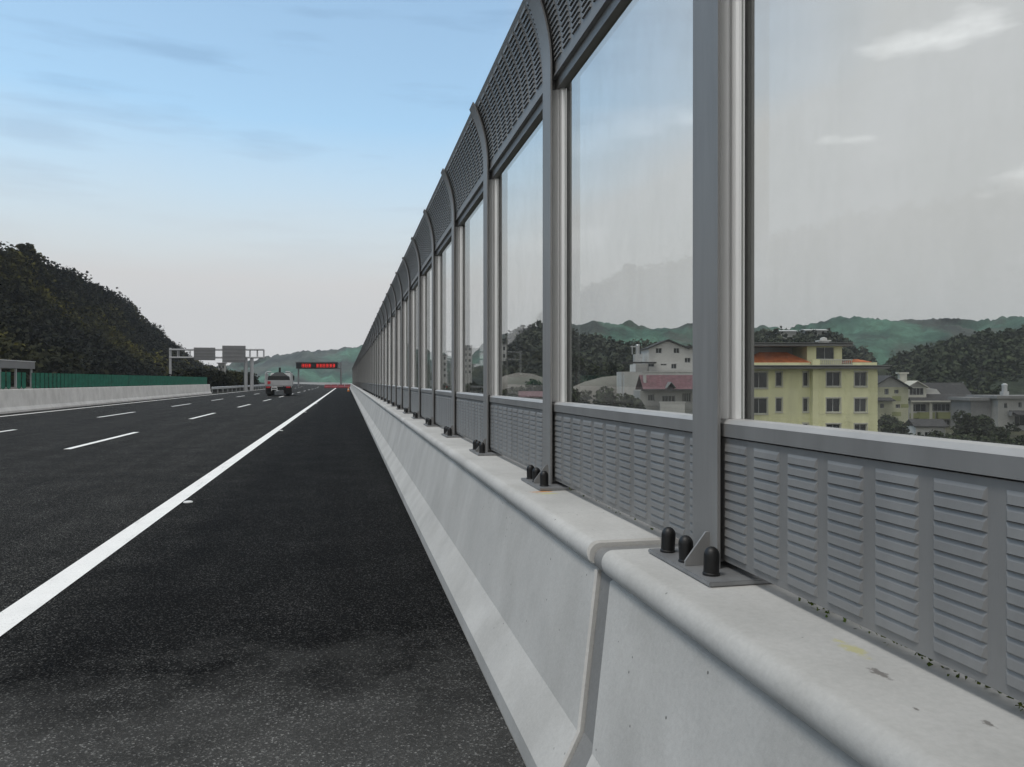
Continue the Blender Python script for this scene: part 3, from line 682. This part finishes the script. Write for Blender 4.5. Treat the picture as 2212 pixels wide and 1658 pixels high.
def frame_at(xD, d, rz=0.0, z=0):
    c = W(xD, 823, d); return Vector((c.x, c.y, z)), -TH+rz
def houses_right():
    X0 = 1600.0; d = 165.0
    def fr(zx): return (zx-X0)*.0283
    Z = lambda zy: 18.2-.0283*zy
    loc, rz = frame_at(1581.6+.285*X0, d)
    r = thing('house', 'house with white gabled dormer and olive balcony band, right of the yellow house', 'house', loc, rz)
    X = fr; g = -9.2
    up = [(1355,1475,768,826),(1502,1655,768,822),(1690,1800,770,826)]; lo = [(1358,1450,890,938),(1540,1655,890,930),(1705,1795,895,940)]
    H = [(X(a), X(b), Z(d_), Z(c)) for a, b, c, d_ in up+lo]
    ob('wall', body(X(1342), X(1815), g, Z(750), 0, 8.5, H, .4), M['whiterender'], r)
    for k, h in enumerate(H): window(r, *h, 0, .4, mull=(2, 4, 2)[k % 3], t=.07)
    ob('balcony_band', MB().box(X(1400), X(1520), -.9, -.003, Z(878), Z(830)).box(X(1545), X(1812), -.9, -.003, Z(878), Z(830)).box(X(1345), X(1398), -.9, -.003, Z(874), Z(836)), M['olive'], r)
    ob('column', MB().box(X(1340), X(1356), -.95, -.72, g, Z(752)).box(X(1478), X(1500), -.95, -.72, g, Z(752)).box(X(1662), X(1684), -.95, -.72, g, Z(752)).box(X(1800), X(1818), -.95, -.72, g, Z(752)), M['cream'], r)
    ob('roof', gable_side(X(1345), X(1815), -.9, 8.6, Z(745), Z(612)-Z(745), .35), M['darkroof'], r)
    ob('fascia', MB().box(X(1330), X(1832), -1.42, -1.31, Z(752), Z(741)), M['cream'], r)
    dm = [(X(1340), X(1446), Z(700), Z(646))]
    ob('dormer', body(X(1322), X(1466), Z(725), Z(640), -.3, 4, dm, .2), M['cream'], r); window(r, *dm[0], -.3, .2, mull=3)
    ob('dormer_gable', tri_wall(X(1322), X(1466), Z(640)+.002, Z(598)-Z(640), -.25), M['greyrender'], r)
    ob('dormer_roof', gable_front(X(1322), X(1466), -.3, 4, Z(640), Z(596)-Z(640), .45, .16), M['cream'], r)
    ob('roof_light', MB().hexa([(X(1480),.6,Z(700)),(X(1600),.6,Z(700)),(X(1600),3,Z(665)),(X(1480),3,Z(665))], [(X(1470),.4,Z(652)),(X(1560),.6,Z(655)),(X(1540),3,Z(650)),(X(1470),3,Z(650))]), M['whiterender'], r)
    ch = MB(); ch.box(X(1335), X(1390), 3.6, 4.6, Z(625), Z(538)).box(X(1322), X(1402), 3.4, 4.8, Z(538)+.003, Z(526)); ob('chimney', ch, M['cream'], r)
    ch = MB(); ch.box(X(1750), X(1785), 3.6, 4.4, Z(650), Z(628)).box(X(1735), X(1800), 3.4, 4.6, Z(628)+.003, Z(617)); ob('chimney', ch, M['cream'], r)
    ob('antenna', MB().bar((X(1832),4,Z(700)), (X(1832),4,Z(598)), .07).bar((X(1815),4,Z(640)), (X(1850),4,Z(640)), .05).bar((X(1832),4,Z(670)), (X(1862),4,Z(700)), .1), M['lightgrey'], r)
    # grey wing to the left
    loc2, rz2 = frame_at(1581.6+.285*1230, 158)
    r = thing('house', 'grey rendered gabled house squeezed between the yellow house and the dormer house', 'house', loc2, rz2)
    X = lambda zx: (zx-1230)*.0271
    Z = lambda zy: 17.5-.0271*zy
    H = [(X(a), X(b), Z(d_), Z(c)) for a, b, c, d_ in [(1155,1187,652,697),(1122,1152,765,800),(1240,1275,770,800),(1230,1262,660,690)]]
    ob('wall', body(X(1060), X(1335), -9.2, Z(640), 0, 9, H, .2), M['ochre'], r)
    for h in H: window(r, *h, 0, .2, mull=2, t=.05)
    ob('gable', tri_wall(X(1060), X(1335), Z(640)+.002, Z(560)-Z(640), .02), M['greyrender'], r)
    ob('roof', gable_front(X(1060), X(1335), 0, 9, Z(640), Z(558)-Z(640), .7, .2), M['darkroof'], r)
    ob('canopy', MB().hexa([(X(1060),-1.4,Z(745)),(X(1215),-1.4,Z(745)),(X(1215),-.003,Z(745)),(X(1060),-.003,Z(745))], [(X(1060),-1.4,Z(738)),(X(1215),-1.4,Z(738)),(X(1200),-.003,Z(718)),(X(1060),-.003,Z(718))]), M['darkroof'], r)
    ob('render_patch', MB().box(X(1212), X(1280), -.03, -.003, Z(745), Z(708)).box(X(1280), X(1338), -.03, -.003, Z(795), Z(768)).box(X(1212), X(1280), -.03, -.003, Z(860), Z(828)), M['olive'], r)
    # flat roofed house at the right edge
    loc3, rz3 = frame_at(1581.6+.285*2110, 150)
    r = thing('house', 'plain grey flat-roofed house with rooftop water tank at the right edge of the view', 'house', loc3, rz3)
    X = lambda zx: (zx-2110)*.0257
    Z = lambda zy: 16.7-.0257*zy
    H = [(X(2168), X(2194), Z(797), Z(757)), (X(2142), X(2240), Z(935), Z(832)), (X(2290), X(2340), Z(797), Z(757)), (X(2060), X(2085), Z(800), Z(765))]
    ob('wall', body(X(2015), X(2420), -9.2, Z(728), 0, 9, H, .5), M['greyrender'], r)
    for h in H: window(r, *h, 0, .5, mull=1, t=.05)
    ob('roof_slab', MB().box(X(1990), X(2440), -.7, 9.6, Z(728)+.003, Z(706)), M['slab'], r)
    ob('wing', MB().box(X(1855), X(2012), 2, 9, -9.2, Z(745)), M['slab'], r)
    ob('wing_roof', MB().box(X(1835), X(1988), 1.5, 9.3, Z(745)+.003, Z(722)), M['slab'], r)
    ob('water_tank', MB().box(X(2105), X(2150), 2, 3.1, Z(706)+.003, Z(675)).lathe([(.5, Z(675)+.003), (.5, Z(630)), (.55, Z(628)), (.5, Z(620)), (.15, Z(612))], (X(2128), 2.55, 0), 16), M['tank'], r)
    ob('balcony', MB().box(X(2088), X(2142), -1.3, -.003, Z(858), Z(850)).box(X(2088), X(2092), -1.3, -.003, Z(850)+.002, Z(825)), M['slab'], r)
    ob('awning', MB().hexa([(X(2100),-2.6,Z(850)),(X(2260),-2.6,Z(850)),(X(2260),-.003,Z(830)),(X(2100),-.003,Z(830))],[(X(2100),-2.6,Z(845)),(X(2260),-2.6,Z(845)),(X(2260),-.003,Z(818)),(X(2100),-.003,Z(818))]), M['darkroof'], r)
houses_right()

def houses_mid():
    d = 150.0; loc, rz = frame_at(1199.9+.1726*1400, d)
    X = lambda zx: (zx-1400)*.01559
    Z = lambda zy: 16.69-.01559*zy
    r = thing('house', 'weathered white gabled house with long lower wing, left of the nearest post', 'house', loc, rz)
    H = [(X(a), X(b), Z(d_), Z(c)) for a, b, c, d_ in [(1255,1330,548,632),(1480,1550,545,632),(1618,1690,690,750),(1160,1235,765,800),(1450,1515,765,825),(1318,1390,765,785)]]
    ob('wall', body(X(1165), X(1800), Z(1300), Z(570), 0, 9, H, .3), M['whiterender'], r)
    for h in H: window(r, *h, 0, .3, mull=1, t=.06)
    ob('gable', tri_wall(X(1180), X(1640), Z(570)+.002, Z(478)-Z(570), .02), M['whiterender'], r)
    ob('roof', gable_front(X(1180), X(1640), 0, 9, Z(570), Z(472)-Z(570), .45, .25), M['darkroof'], r)
    ob('roof', MB().box(X(1655), X(1850), -.5, 9, Z(568), Z(540)), M['darkroof'], r)
    ob('lower_wing', MB().box(X(1010), X(1160), .3, 8, Z(1300), Z(765)).box(X(835), X(1006), .8, 8, Z(1300), Z(862)), M['whiterender'], r)
    ob('terrace_roof', MB().box(X(830), X(1250), -1.2, -.003, Z(760), Z(742)), M['darkroof'], r)
    ob('retaining_wall', MB().box(X(835), X(1690), -2.4, -1.3, Z(1300), Z(870)).box(X(1060), X(1690), -2.5, -1.2, Z(870)+.003, Z(862)), M['whiterender'], r)
    ob('water_tank', MB().lathe([(.42, Z(640)), (.42, Z(525)), (.3, Z(512))], (X(1062), 3, 0), 14).bar((X(990),3,Z(640)), (X(990),3,Z(530)), .1).box(X(968), X(1040), 2.9, 3.1, Z(548), Z(535)).box(X(1010), X(1110), 2, 4, Z(766), Z(640)), M['tank'], r)
    loc, rz = frame_at(1199.9+.1726*1400, 128)
    r = thing('house', 'low house with faded red tiled roof in front of the weathered white house', 'house', loc, rz)
    X = lambda zx: (zx-1400)*.0133
    Z = lambda zy: 14.45-.0133*zy
    H = [(X(1338), X(1500), Z(1240), Z(1165)), (X(1590), X(1700), Z(1240), Z(1130)), (X(1160), X(1240), Z(1230), Z(1150))]
    ob('wall', body(X(1060), X(1800), -9.2, Z(1100), 0, 7, H, .6), M['greyrender'], r)
    for h in H: window(r, *h, 0, .6, mull=3, t=.05)
    ob('roof', gable_side(X(1110), X(1790), -.4, 7, Z(1085), Z(915)-Z(1085), .3), M['redroof'], r)
    ob('eaves', MB().box(X(1062), X(1830), -1.2, -.72, Z(1100), Z(1080)), M['darkroof'], r)
    ob('porch_roof', gable_front(X(1375), X(1475), -1.6, 1.2, Z(1060), Z(1000)-Z(1060), .1, .12), M['slab'], r)
    ob('terrace_wall', MB().box(X(1265), X(1565), -3.2, -3.0, -9.2, Z(1245)).box(X(1255), X(1575), -3.25, -2.95, Z(1245)+.003, Z(1232)), M['whiterender'], r)
    ob('chimney', MB().box(X(1120), X(1150), 1, 1.6, Z(1080), Z(905)), M['whiterender'], r)
houses_mid()
def block(xD, yTop, yBot, wD, d, lab, mat='whiterender', rows=3, cols=4, roof='slab', cat='building'):
    loc, rz = frame_at(xD, d); s = d/F; w = wD*s; zt = HC+(823-yTop)*s; zb = min(HC+(823-yBot)*s, zt-3)
    r = thing('distant_building', lab, cat, loc, rz); H = []; hh = min(3.1, (zt-zb)/rows)
    for j in range(rows):
        for i in range(cols):
            a = -w/2+w*(i+.25)/cols; H.append((a, a+w*.5/cols, zt-hh*(j+.8), zt-hh*(j+.3)))
    ob('wall', body(-w/2, w/2, zb, zt, 0, w*.6, H, .3), M[mat], r)
    pn = MB()
    for a, b, c, d_ in H: window(r, a, b, c, d_, 0, .3, mull=0, t=.05)
    if roof == 'slab': ob('roof_slab', MB().box(-w/2-.4, w/2+.4, -.4, w*.6+.4, zt+.003, zt+.35), M['slab'], r)
    else: ob('roof', gable_side(-w/2, w/2, 0, w*.6, zt, w*.2, .4), M[roof], r)
block(1084, 745, 830, 20, 330, 'tall pale narrow building against the wooded hill, in the third glazed bay', cols=2, rows=5)
block(1006, 748, 830, 26, 420, 'pale many-windowed building in the fourth glazed bay', cols=3, rows=5)
block(956, 768, 830, 18, 420, 'small pale building seen through the fifth glazed bay', cols=2, rows=4)
block(1150, 858, 900, 50, 135, 'small low house with red roof low in the second glazed bay', 'greyrender', 1, 3, 'redroof')
block(1255, 862, 900, 34, 150, 'low grey shed beside the curved dirt track', 'greyrender', 1, 2, 'darkroof')
for x, y, wD, lab in ((1700, 716, 42, 'long low hall with white roof on the slope above the yellow house, left one'), (1764, 714, 46, 'long low hall with white roof on the slope above the yellow house, right one')):
    loc, rz = frame_at(x, 330); q = 330/F; hw = wD*q/2; zt = HC+(823-y)*q
    hh = thing('hall', lab, 'building', loc, rz)
    ob('wall', MB().box(-hw, hw, .5, 7, zt-3.2, zt-.003), M['greyrender'], hh); ob('roof', gable_side(-hw, hw, .5, 7, zt, .45, .5, .25), M['white'], hh)
block(478, 786, 826, 14, 300, 'narrow pale building left of the far gantry column', 'greyrender', 3, 2)
block(2035, 845, 900, 26, 240, 'grey house almost hidden behind the dormer house', 'greyrender', 2, 2, 'darkroof')
block(2010, 922, 960, 64, 128, 'low white cottage with dark roof in front of the dormer house', 'whiterender', 1, 4, 'darkroof')
# curved pale dirt bank
def track():
    pts = [(1225,842,140),(1260,826,150),(1300,815,160),(1350,810,172),(1400,814,180)]
    mb = MB()
    for i, (x, y, d) in enumerate(pts):
        p = W(x, y, d); q = W(x, y+20, d-7); q2 = W(x, y+60, d-14); mb.v += [tuple(p), tuple(q), (q2.x, q2.y, -9.0), (p.x+.5, p.y+10, -9)]
    for i in range(len(pts)-1):
        for j in range(3): mb.f.append((4*i+j, 4*i+j+1, 4*(i+1)+j+1, 4*(i+1)+j))
    o = ob('dirt_bank', mb, M['dirt'], smooth='all'); o['kind'] = 'structure'
    mb = MB(); pts = [(1060,828,170),(1090,812,180),(1120,805,190),(1150,808,196),(1180,818,200),(1200,828,205)]
    for i, (x, y, d) in enumerate(pts):
        p = W(x, y, d); q = W(x, y+16, d-8); q2 = W(x, y+30, d-14); mb.v += [tuple(p), tuple(q), (q2.x, q2.y, -9.0), (p.x+.5, p.y+10, -9)]
    for i in range(len(pts)-1):
        for j in range(3): mb.f.append((4*i+j, 4*i+j+1, 4*(i+1)+j+1, 4*(i+1)+j))
    o = ob('dirt_bank', mb, M['dirt'], smooth='all'); o['kind'] = 'structure'
track()
# trees in the valley
vt = [(1935,925,120,.8,'bushy tree at the right corner of the yellow house'),(1922,902,150,.8,'tall tree rising behind the right corner of the yellow house'),(1908,885,170,.8,'tree crown above the canopy of the grey gabled house'),
      (2124,905,140,.62,'tall dark tree right of the dormer house'),(2142,925,132,.5,'tree in front of the low wing of the flat-roofed house'),(2100,905,125,.8,'smaller tree below the right end of the dormer house'),
      (2150,850,190,1.2,'tree rising over the low flat wing on the right'),(1975,945,118,.7,'garden tree below the left of the dormer house'),(2040,946,115,.65,'garden tree below the middle of the dormer house'),(2195,950,110,.5,'shrubby tree at the foot of the flat-roofed house'),
      (1245,772,200,1.2,'tall tree beside the post at the left of the wide glazed bay'),(1290,800,210,1.1,'tree on the slope left of the white houses'),(1330,795,215,1.2,'tree just left of the white houses'),(1240,850,120,1.0,'tree at the lower left corner of the wide glazed bay'),
      (1310,856,125,.9,'tree beside the curved dirt bank'),(1365,865,120,.8,'tree left of the faded red roof'),(1120,845,140,1.0,'tree in the middle of the second glazed bay'),(1172,840,150,1.1,'tree at the right of the second glazed bay'),(1095,850,150,.9,'tree at the left of the second glazed bay'),
      (1025,835,170,1.2,'tree in the third glazed bay'),(1005,842,180,.9,'smaller tree in the third glazed bay'),(960,838,210,1.2,'tree in the fourth glazed bay'),(1640,735,300,1.3,'tree on the skyline above the yellow house, left'),(1668,742,290,1.2,'tree on the skyline beside the white-roofed hall'),(1720,740,280,1.2,'tree on the skyline between the two white-roofed halls'),(1800,762,260,1.2,'tree right of the white-roofed halls')]
for i, (x, y, d, s, lab) in enumerate(vt):
    top = W(x, y, d); h = (6.2, 5.2, 7.6)[i % 3]*s; tree('valley_tree', KM[i % 3], (top.x, top.y, top.z-h), s, lab, 'trees around the houses in the valley')
C = []; Rr = []
for k in range(520):
    x = random.uniform(940, 2400); d = random.uniform(95, 260)
    if 1560 < x < 1930 and d < 112: continue
    p = W(x, 823, d); C.append((p.x, p.y, -8.9+random.uniform(.1, .9))); Rr.append(random.uniform(.7, 1.4))
tag(quads('shrubs', M['leafmid'], crowns(np.array(C), np.array(Rr), 110, .28)), 'tangle of shrubs and small trees filling the valley floor between the houses', 'shrubs', kind='stuff')

# ---------------------------------------------------------------- sign gantries
def gantry():
    r = thing('sign_gantry', 'pale steel gantry with two grey sign boards seen from behind over the far carriageway', 'sign gantry', (-15, 118, 0))
    d0 = 118
    def P(x, y): a = W(x, y, 100); dr = Vector((a.x, a.y, a.z-HC)); k = 118/dr.y; return (dr.x*k+15, 0, HC+dr.z*k)
    col = MB().bar((P(368,0)[0],0,0), P(368,752), .17, 12); ob('column', col, M['lightgrey'], r)
    for x in (531, 544): ob('column', MB().bar((P(x,0)[0],0,0), P(x,773), .26, 12), M['lightgrey'], r)
    tr = MB()
    for y in (756, 773):
        for off in (-.5, .5):
            a = Vector(P(368,y)); b = Vector(P(570,y)); a.y = b.y = off; tr.bar(a, b, .11, 8)
    for x in (368, 385, 410, 436, 462, 488, 514, 540, 556, 570):
        for off in (-.5, .5):
            a = Vector(P(x,756)); b = Vector(P(x,773)); a.y = b.y = off; tr.bar(a, b, .06, 6)
        a = Vector(P(x,756)); b = Vector(P(x,756)); a.y = -.5; b.y = .5; tr.bar(a, b, .05, 6)
    ob('truss', tr, M['lightgrey'], r)
    for x0, x1, y0, y1 in ((421,467,752,779), (482,532,748,784)):
        a, b = P(x0,y1), P(x1,y0); s = ob('sign_board', MB().box(a[0], b[0], -.78, -.70, a[2], b[2]), M['signback'], r)
        br = MB()
        for k in range(4):
            z = a[2]+(b[2]-a[2])*(.15+.23*k); br.box(a[0]+.05, b[0]-.05, -.83, -.783, z, z+.07)
        ob('bracket', br, M['zinc'], s)
gantry()
def led_gantry():
    d = 190; c = W(686, 823, d)
    r = thing('message_sign', 'wide black electronic message board with glowing red characters far down the road', 'message sign', (c.x, c.y, 0), -TH)
    s = d/F; X = lambda x: (x-686)*s; Z = lambda y: HC+(823-y)*s
    ob('board', MB().box(X(640), X(728), 0, .35, Z(796), Z(784.5)), M['black'], r)
    ob('housing', MB().box(X(638), X(730), .353, .6, Z(797), Z(783.5)).box(X(638), X(730), -.25, .353, Z(783.5)+.003, Z(783.5)+.12), M['signback'], r)
    ob('support', MB().bar((X(643),.8,0), (X(643),.8,Z(783)), .2).bar((X(735),.8,0), (X(735),.8,Z(783)), .2).bar((X(643),.8,Z(796)), (X(735),.8,Z(796)), .15).bar((X(643),.8,Z(786)), (X(735),.8,Z(786)), .15), M['signback'], r)
    rs = random.Random(2)
    xs_ = [652, 659.5, 666]+[683+7*k for k in range(6)]
    for x in xs_:
        g = MB(); z0, z1 = Z(794), Z(787.5); w = 5.2*s; n = 4
        for j in range(3): 
            z = z0+(z1-z0)*j/2; g.box(X(x), X(x)+w, -.03, -.003, z, z+.10)
        for j in rs.sample(range(4), 2)+[4]:
            a = X(x)+w*j/4.6; g.box(a, a+.12, -.034, -.003, z0+.16, z1)
        ob('lit_character', g, M['led'], r)
led_gantry()

# ---------------------------------------------------------------- roadside shelter on the far left
def shelter():
    r = thing('roadside_shelter', 'flat-roofed open steel shelter with pale posts beyond the green screen at the left edge', 'shelter', (-28, 62, 0))
    ob('roof', MB().box(-3, 0, -12, 16.4, 2.55, 3.18), M['signback'], r); ob('roof_trim', MB().box(-3.05, .05, -12.05, 16.45, 3.183, 3.24), M['white'], r)
    for y in (-10, -6, -2, 2, 6, 9.5, 12.6, 16): ob('post', MB().box(-.25, -.1, y-.08, y+.08, 0, 2.547), M['lightgrey'], r)
    for y in (-10, -2, 6, 16): ob('post', MB().box(-2.8, -2.65, y-.08, y+.08, 0, 2.547), M['lightgrey'], r)
    ob('base_wall', MB().box(-3, 0, -12, 16, -.1, .9), M['dirt'], r)
shelter()

# ---------------------------------------------------------------- truck
def truck():
    r = thing('maintenance_truck', 'white flatbed works truck driving away with a dark tarpaulin load and crane stalk', 'truck', (-6.35, 76.5, 0), R(2))
    ob('chassis', MB().box(-.45, .45, 0, 6.6, .62, .86), M['black'], r)
    bed = MB(); bed.box(-1.22, 1.22, 0, 4.2, .95, 1.08)
    bed.box(-1.25, 1.25, -.05, -.003, 1.0, 1.52).box(-1.25, -1.20, .0, 4.2, 1.083, 1.50).box(1.20, 1.25, 0, 4.2, 1.083, 1.50)
    for x in (-1.0, -.5, 0, .5, 1.0): bed.box(x-.03, x+.03, -.09, -.053, 1.0, 1.52)
    ob('flatbed', bed, M['lightgrey'], r, bev=.01)
    fr = MB()
    for sx in (-1, 1):
        pts = [(sx*1.18, .1, 1.52), (sx*1.18, .1, 2.15), (sx*1.05, .1, 2.30), (sx*.65, .1, 2.33)]
        for a, b in zip(pts, pts[1:]): fr.bar(a, b, .06)
        fr.bar((sx*1.18, .1, 2.15), (sx*1.18, 4.0, 2.15), .045)
        for y in (1.4, 2.7, 4.0): fr.bar((sx*1.18, y, 1.5), (sx*1.18, y, 2.2), .04)
    ob('side_frame', fr, M['lightgrey'], r)
    ld = MB(); ld.hexa([(-1.05,.3,1.083), (1.05,.3,1.083), (1.05,3.6,1.083), (-1.05,3.6,1.083)], [(-.95,.4,1.93), (1.0,.35,1.88), (.9,3.4,1.95), (-.9,3.4,1.98)])
    ld.hexa([(-.84,.5,1.90), (.88,.5,1.87), (.8,3.2,1.93), (-.8,3.2,1.93)], [(-.3,1.2,2.3), (.4,1.1,2.28), (.35,2.4,2.3), (-.3,2.4,2.3)])
    ob('tarpaulin_load', ld, M['black'], r, bev=.06)
    ob('crane_stalk', MB().bar((.08,1.6,2.1), (.06,1.6,2.72), (.12,.09), 10).box(-.02, .16, 1.45, 1.75, 2.6, 2.75), M['black'], r)
    cab = MB(); cab.hexa([(-1.05,4.5,.7), (1.05,4.5,.7), (1.05,6.7,.7), (-1.05,6.7,.7)], [(-.98,4.55,2.25), (.98,4.55,2.25), (.98,6.2,2.25), (-.98,6.2,2.25)])
    cb = ob('cab', cab, M['white'], r, bev=.06)
    ob('rear_window', MB().box(-.6, .6, 4.42, 4.49, 1.55, 2.05), M['wpane'], cb)
    for sx in (-1, 1):
        ob('mirror', MB().box(sx*1.12, sx*1.3, 5.9, 6.0, 1.5, 2.0).bar((sx*1.0,5.95,1.9), (sx*1.2,5.95,1.9), .025), M['black'], cb)
        for y, n in ((.95, 2), (5.6, 1)):
            w = ob('wheel', MB().lathe([(.30, -.22), (.42, -.20), (.44, -.1), (.44, .1), (.42, .20), (.30, .22)], (0,0,0), 20, 'x'), M['rubber'], r, (sx*.86, y, .44))
            ob('rim', MB().lathe([(.26, -.17), (.26, .17)], (0,0,0), 16, 'x'), M['lightgrey'], w)
        ob('mud_flap', MB().box(sx*.5, sx*1.18, .35, .38, .22, .92), M['rubber'], r)
        t = ob('tail_light', MB().box(sx*1.1, sx*.72, -.10, -.06, .78, .93), M['lamp'], r)
    ob('bumper', MB().box(-1.15, 1.15, -.08, 0, .58, .70).box(-.5, -.42, -.06, 0, .7, .95).box(.42, .5, -.06, 0, .7, .95), M['black'], r)
    ob('rear_underframe', MB().box(-.62, -.10, -.10, -.083, .80, .93).box(-.64,-.58,-.1,-.083,.5,.8).box(-.14,-.08,-.1,-.083,.5,.8).box(-.58,-.14,-.1,-.083,.62,.70), M['white'], r)
    ob('warning_light', MB().box(-.98, -.70, -.12, -.093, 1.16, 1.42), M['lamp'], r)
truck()

# ---------------------------------------------------------------- red water barriers and orange cone
def wb(i, x, y, lab):
    mb = MB(); prof = [(-.22,0), (.22,0), (.20,.25), (.09,.45), (.08,.72), (-.08,.72), (-.09,.45), (-.20,.25)]
    mb.sweep([[(px, yy, pz) for px, pz in prof] for yy in (-.62, -.58, .58, .62)])
    o = ob('water_barrier', mb, M['red'], loc=(x, y, 0), rz=R(82), bev=.02); tag(o, lab, 'road barrier', 'red barriers closing the shoulder')
bl = ['leftmost red plastic barrier closing the far shoulder', 'second red plastic barrier from the left on the far shoulder', 'second red plastic barrier from the right on the far shoulder', 'rightmost red plastic barrier closing the far shoulder']
for i in range(4):
    y = 158; x = -3.6+i*1.32+cx(y); wb(i, x, y-.0*i, bl[i])
cn = thing('traffic_cone', 'small orange traffic cone at the foot of the parapet far down the shoulder', 'traffic cone', (.28, 106, 0))
ob('base', MB().box(-.2, .2, -.2, .2, 0, .04), M['rubber'], cn); ob('cone', MB().lathe([(.17, .04), (.035, .62), (.02, .63)], (0,0,0), 16), M['orange'], cn, smooth=True)
ob('sleeve', MB().lathe([(.122, .26), (.096, .38)], (0,0,0), 16), M['stud'], cn)

# ---------------------------------------------------------------- air
HZ = MB().box(-600, 1150, -70, 1450, -40, 130)
m, nt, b = nt_of('haze'); nt.nodes.remove(b)
pv = N(nt, 'ShaderNodeVolumePrincipled'); pv.inputs['Color'].default_value = (.80,.86,.92,1); pv.inputs['Density'].default_value = .00022
pv.inputs['Anisotropy'].default_value = 0.2
L(nt, pv.outputs[0], nt.nodes['Material Output'].inputs['Volume'])
HAZE = True
if HAZE:
    o = ob('haze', HZ, m); o['kind'] = 'stuff'

# ---------------------------------------------------------------- sky, sun, camera
SUN_EL, SUN_AZ = R(68), R(-112)                    # azimuth clockwise from +Y
w = bpy.data.worlds.new('World'); SC.world = w; w.use_nodes = True; nt = w.node_tree
bg = nt.nodes['Background']; out = nt.nodes['World Output']
sky = N(nt, 'ShaderNodeTexSky', sky_type='NISHITA'); sky.sun_disc = False; sky.sun_elevation = SUN_EL; sky.sun_rotation = SUN_AZ
sky.air_density = 1.0; sky.dust_density = .6; sky.ozone_density = .8
L(nt, mixc(nt, 1., sky.outputs[0], (1.42,1.62,1.46), 'MULTIPLY'), bg.inputs['Color']); bg.inputs['Strength'].default_value = .15
tc = N(nt, 'ShaderNodeTexCoord'); sep = N(nt, 'ShaderNodeSeparateXYZ'); L(nt, tc.outputs['Generated'], sep.inputs[0])
mp = N(nt, 'ShaderNodeMapping'); mp.inputs['Scale'].default_value = (1, 1, 3.2); L(nt, tc.outputs['Generated'], mp.inputs['Vector'])
cl = noi(nt, mp.outputs[0], 2.6, 6, .55); cl2 = noi(nt, mp.outputs[0], 4.2, 5, .5)
def math_(op, a, b_, clamp=False):
    n = N(nt, 'ShaderNodeMath', operation=op); n.use_clamp = clamp
    for i, v in enumerate((a, b_)):
        if isinstance(v, (int, float)): n.inputs[i].default_value = v
        else: L(nt, v, n.inputs[i])
    return n.outputs[0]
low = math_('MULTIPLY', math_('SUBTRACT', .34, sep.outputs['Z']), 4.6)          # veil thickens to the horizon
right = math_('MULTIPLY', math_('SUBTRACT', sep.outputs['X'], .12), 2.2)          # and to the right
right = math_('MAXIMUM', right, 0.0)
back = math_('MAXIMUM', math_('MULTIPLY', math_('SUBTRACT', .10, sep.outputs['Y']), 2.0), 0.0)
over = math_('MAXIMUM', math_('MULTIPLY', math_('SUBTRACT', sep.outputs['Z'], .58), 4.0), 0.0)
low = math_('MAXIMUM', low, 0.0)
veil = math_('ADD', math_('ADD', math_('ADD', low, right), math_('ADD', back, over)), math_('MULTIPLY', math_('SUBTRACT', cl, .5), .22))
veil = math_('MAXIMUM', math_('MINIMUM', veil, 1.0), .12)
mp3 = N(nt, 'ShaderNodeMapping'); mp3.inputs['Scale'].default_value = (1, 1, 7); L(nt, tc.outputs['Generated'], mp3.inputs['Vector'])
wisp = ramp(nt, noi(nt, mp3.outputs[0], 4.5, 5, .5), [(.50, (1,1,1)), (.66, (.80,.83,.86))])
L(nt, mixc(nt, 1., mixc(nt, 1., sky.outputs[0], (1.42,1.62,1.46), 'MULTIPLY'), wisp, 'MULTIPLY'), bg.inputs['Color'])
cbg = N(nt, 'ShaderNodeBackground')
cc = ramp(nt, cl2, [(.30, (.70,.70,.70)), (.53, (.725,.725,.725)), (.64, (1.10,1.10,1.10))])
cc = mixc(nt, math_('MULTIPLY', math_('MINIMUM', right, 1.0), math_('MINIMUM', math_('MAXIMUM', math_('MULTIPLY', math_('SUBTRACT', sep.outputs['Z'], .10), 6.), 0.), 1.0)), (.695,.695,.695), cc)
L(nt, cc, cbg.inputs['Color']); cbg.inputs['Strength'].default_value = 1.0
mx = N(nt, 'ShaderNodeMixShader'); L(nt, veil, mx.inputs[0]); L(nt, bg.outputs[0], mx.inputs[1]); L(nt, cbg.outputs[0], mx.inputs[2])
L(nt, mx.outputs[0], out.inputs['Surface'])
sl_ = bpy.data.lights.new('sun', 'SUN'); sl_.energy = 1.5; sl_.angle = R(14); sl_.color = (1,.97,.92)
so = bpy.data.objects.new('sun', sl_); COL.objects.link(so)
dv = Vector((math.sin(SUN_AZ)*math.cos(SUN_EL), math.cos(SUN_AZ)*math.cos(SUN_EL), math.sin(SUN_EL)))
so.rotation_euler = dv.to_track_quat('Z', 'Y').to_euler()
cam = bpy.data.cameras.new('camera'); co = bpy.data.objects.new('camera', cam); COL.objects.link(co)
cam.sensor_width = 36; cam.lens = F/2212*36; cam.clip_end = 6000; cam.clip_start = .05
co.location = (0, 0, HC); co.rotation_euler = (R(90)-math.atan(6/F), 0, -TH)
SC.camera = co
SC.view_settings.view_transform = 'Standard'; SC.view_settings.look = 'None'; SC.view_settings.exposure = 0; SC.view_settings.gamma = 1
SC.cycles.max_bounces = 8; SC.cycles.transparent_max_bounces = 64; SC.cycles.volume_bounces = 0
SC.cycles.use_denoising = True
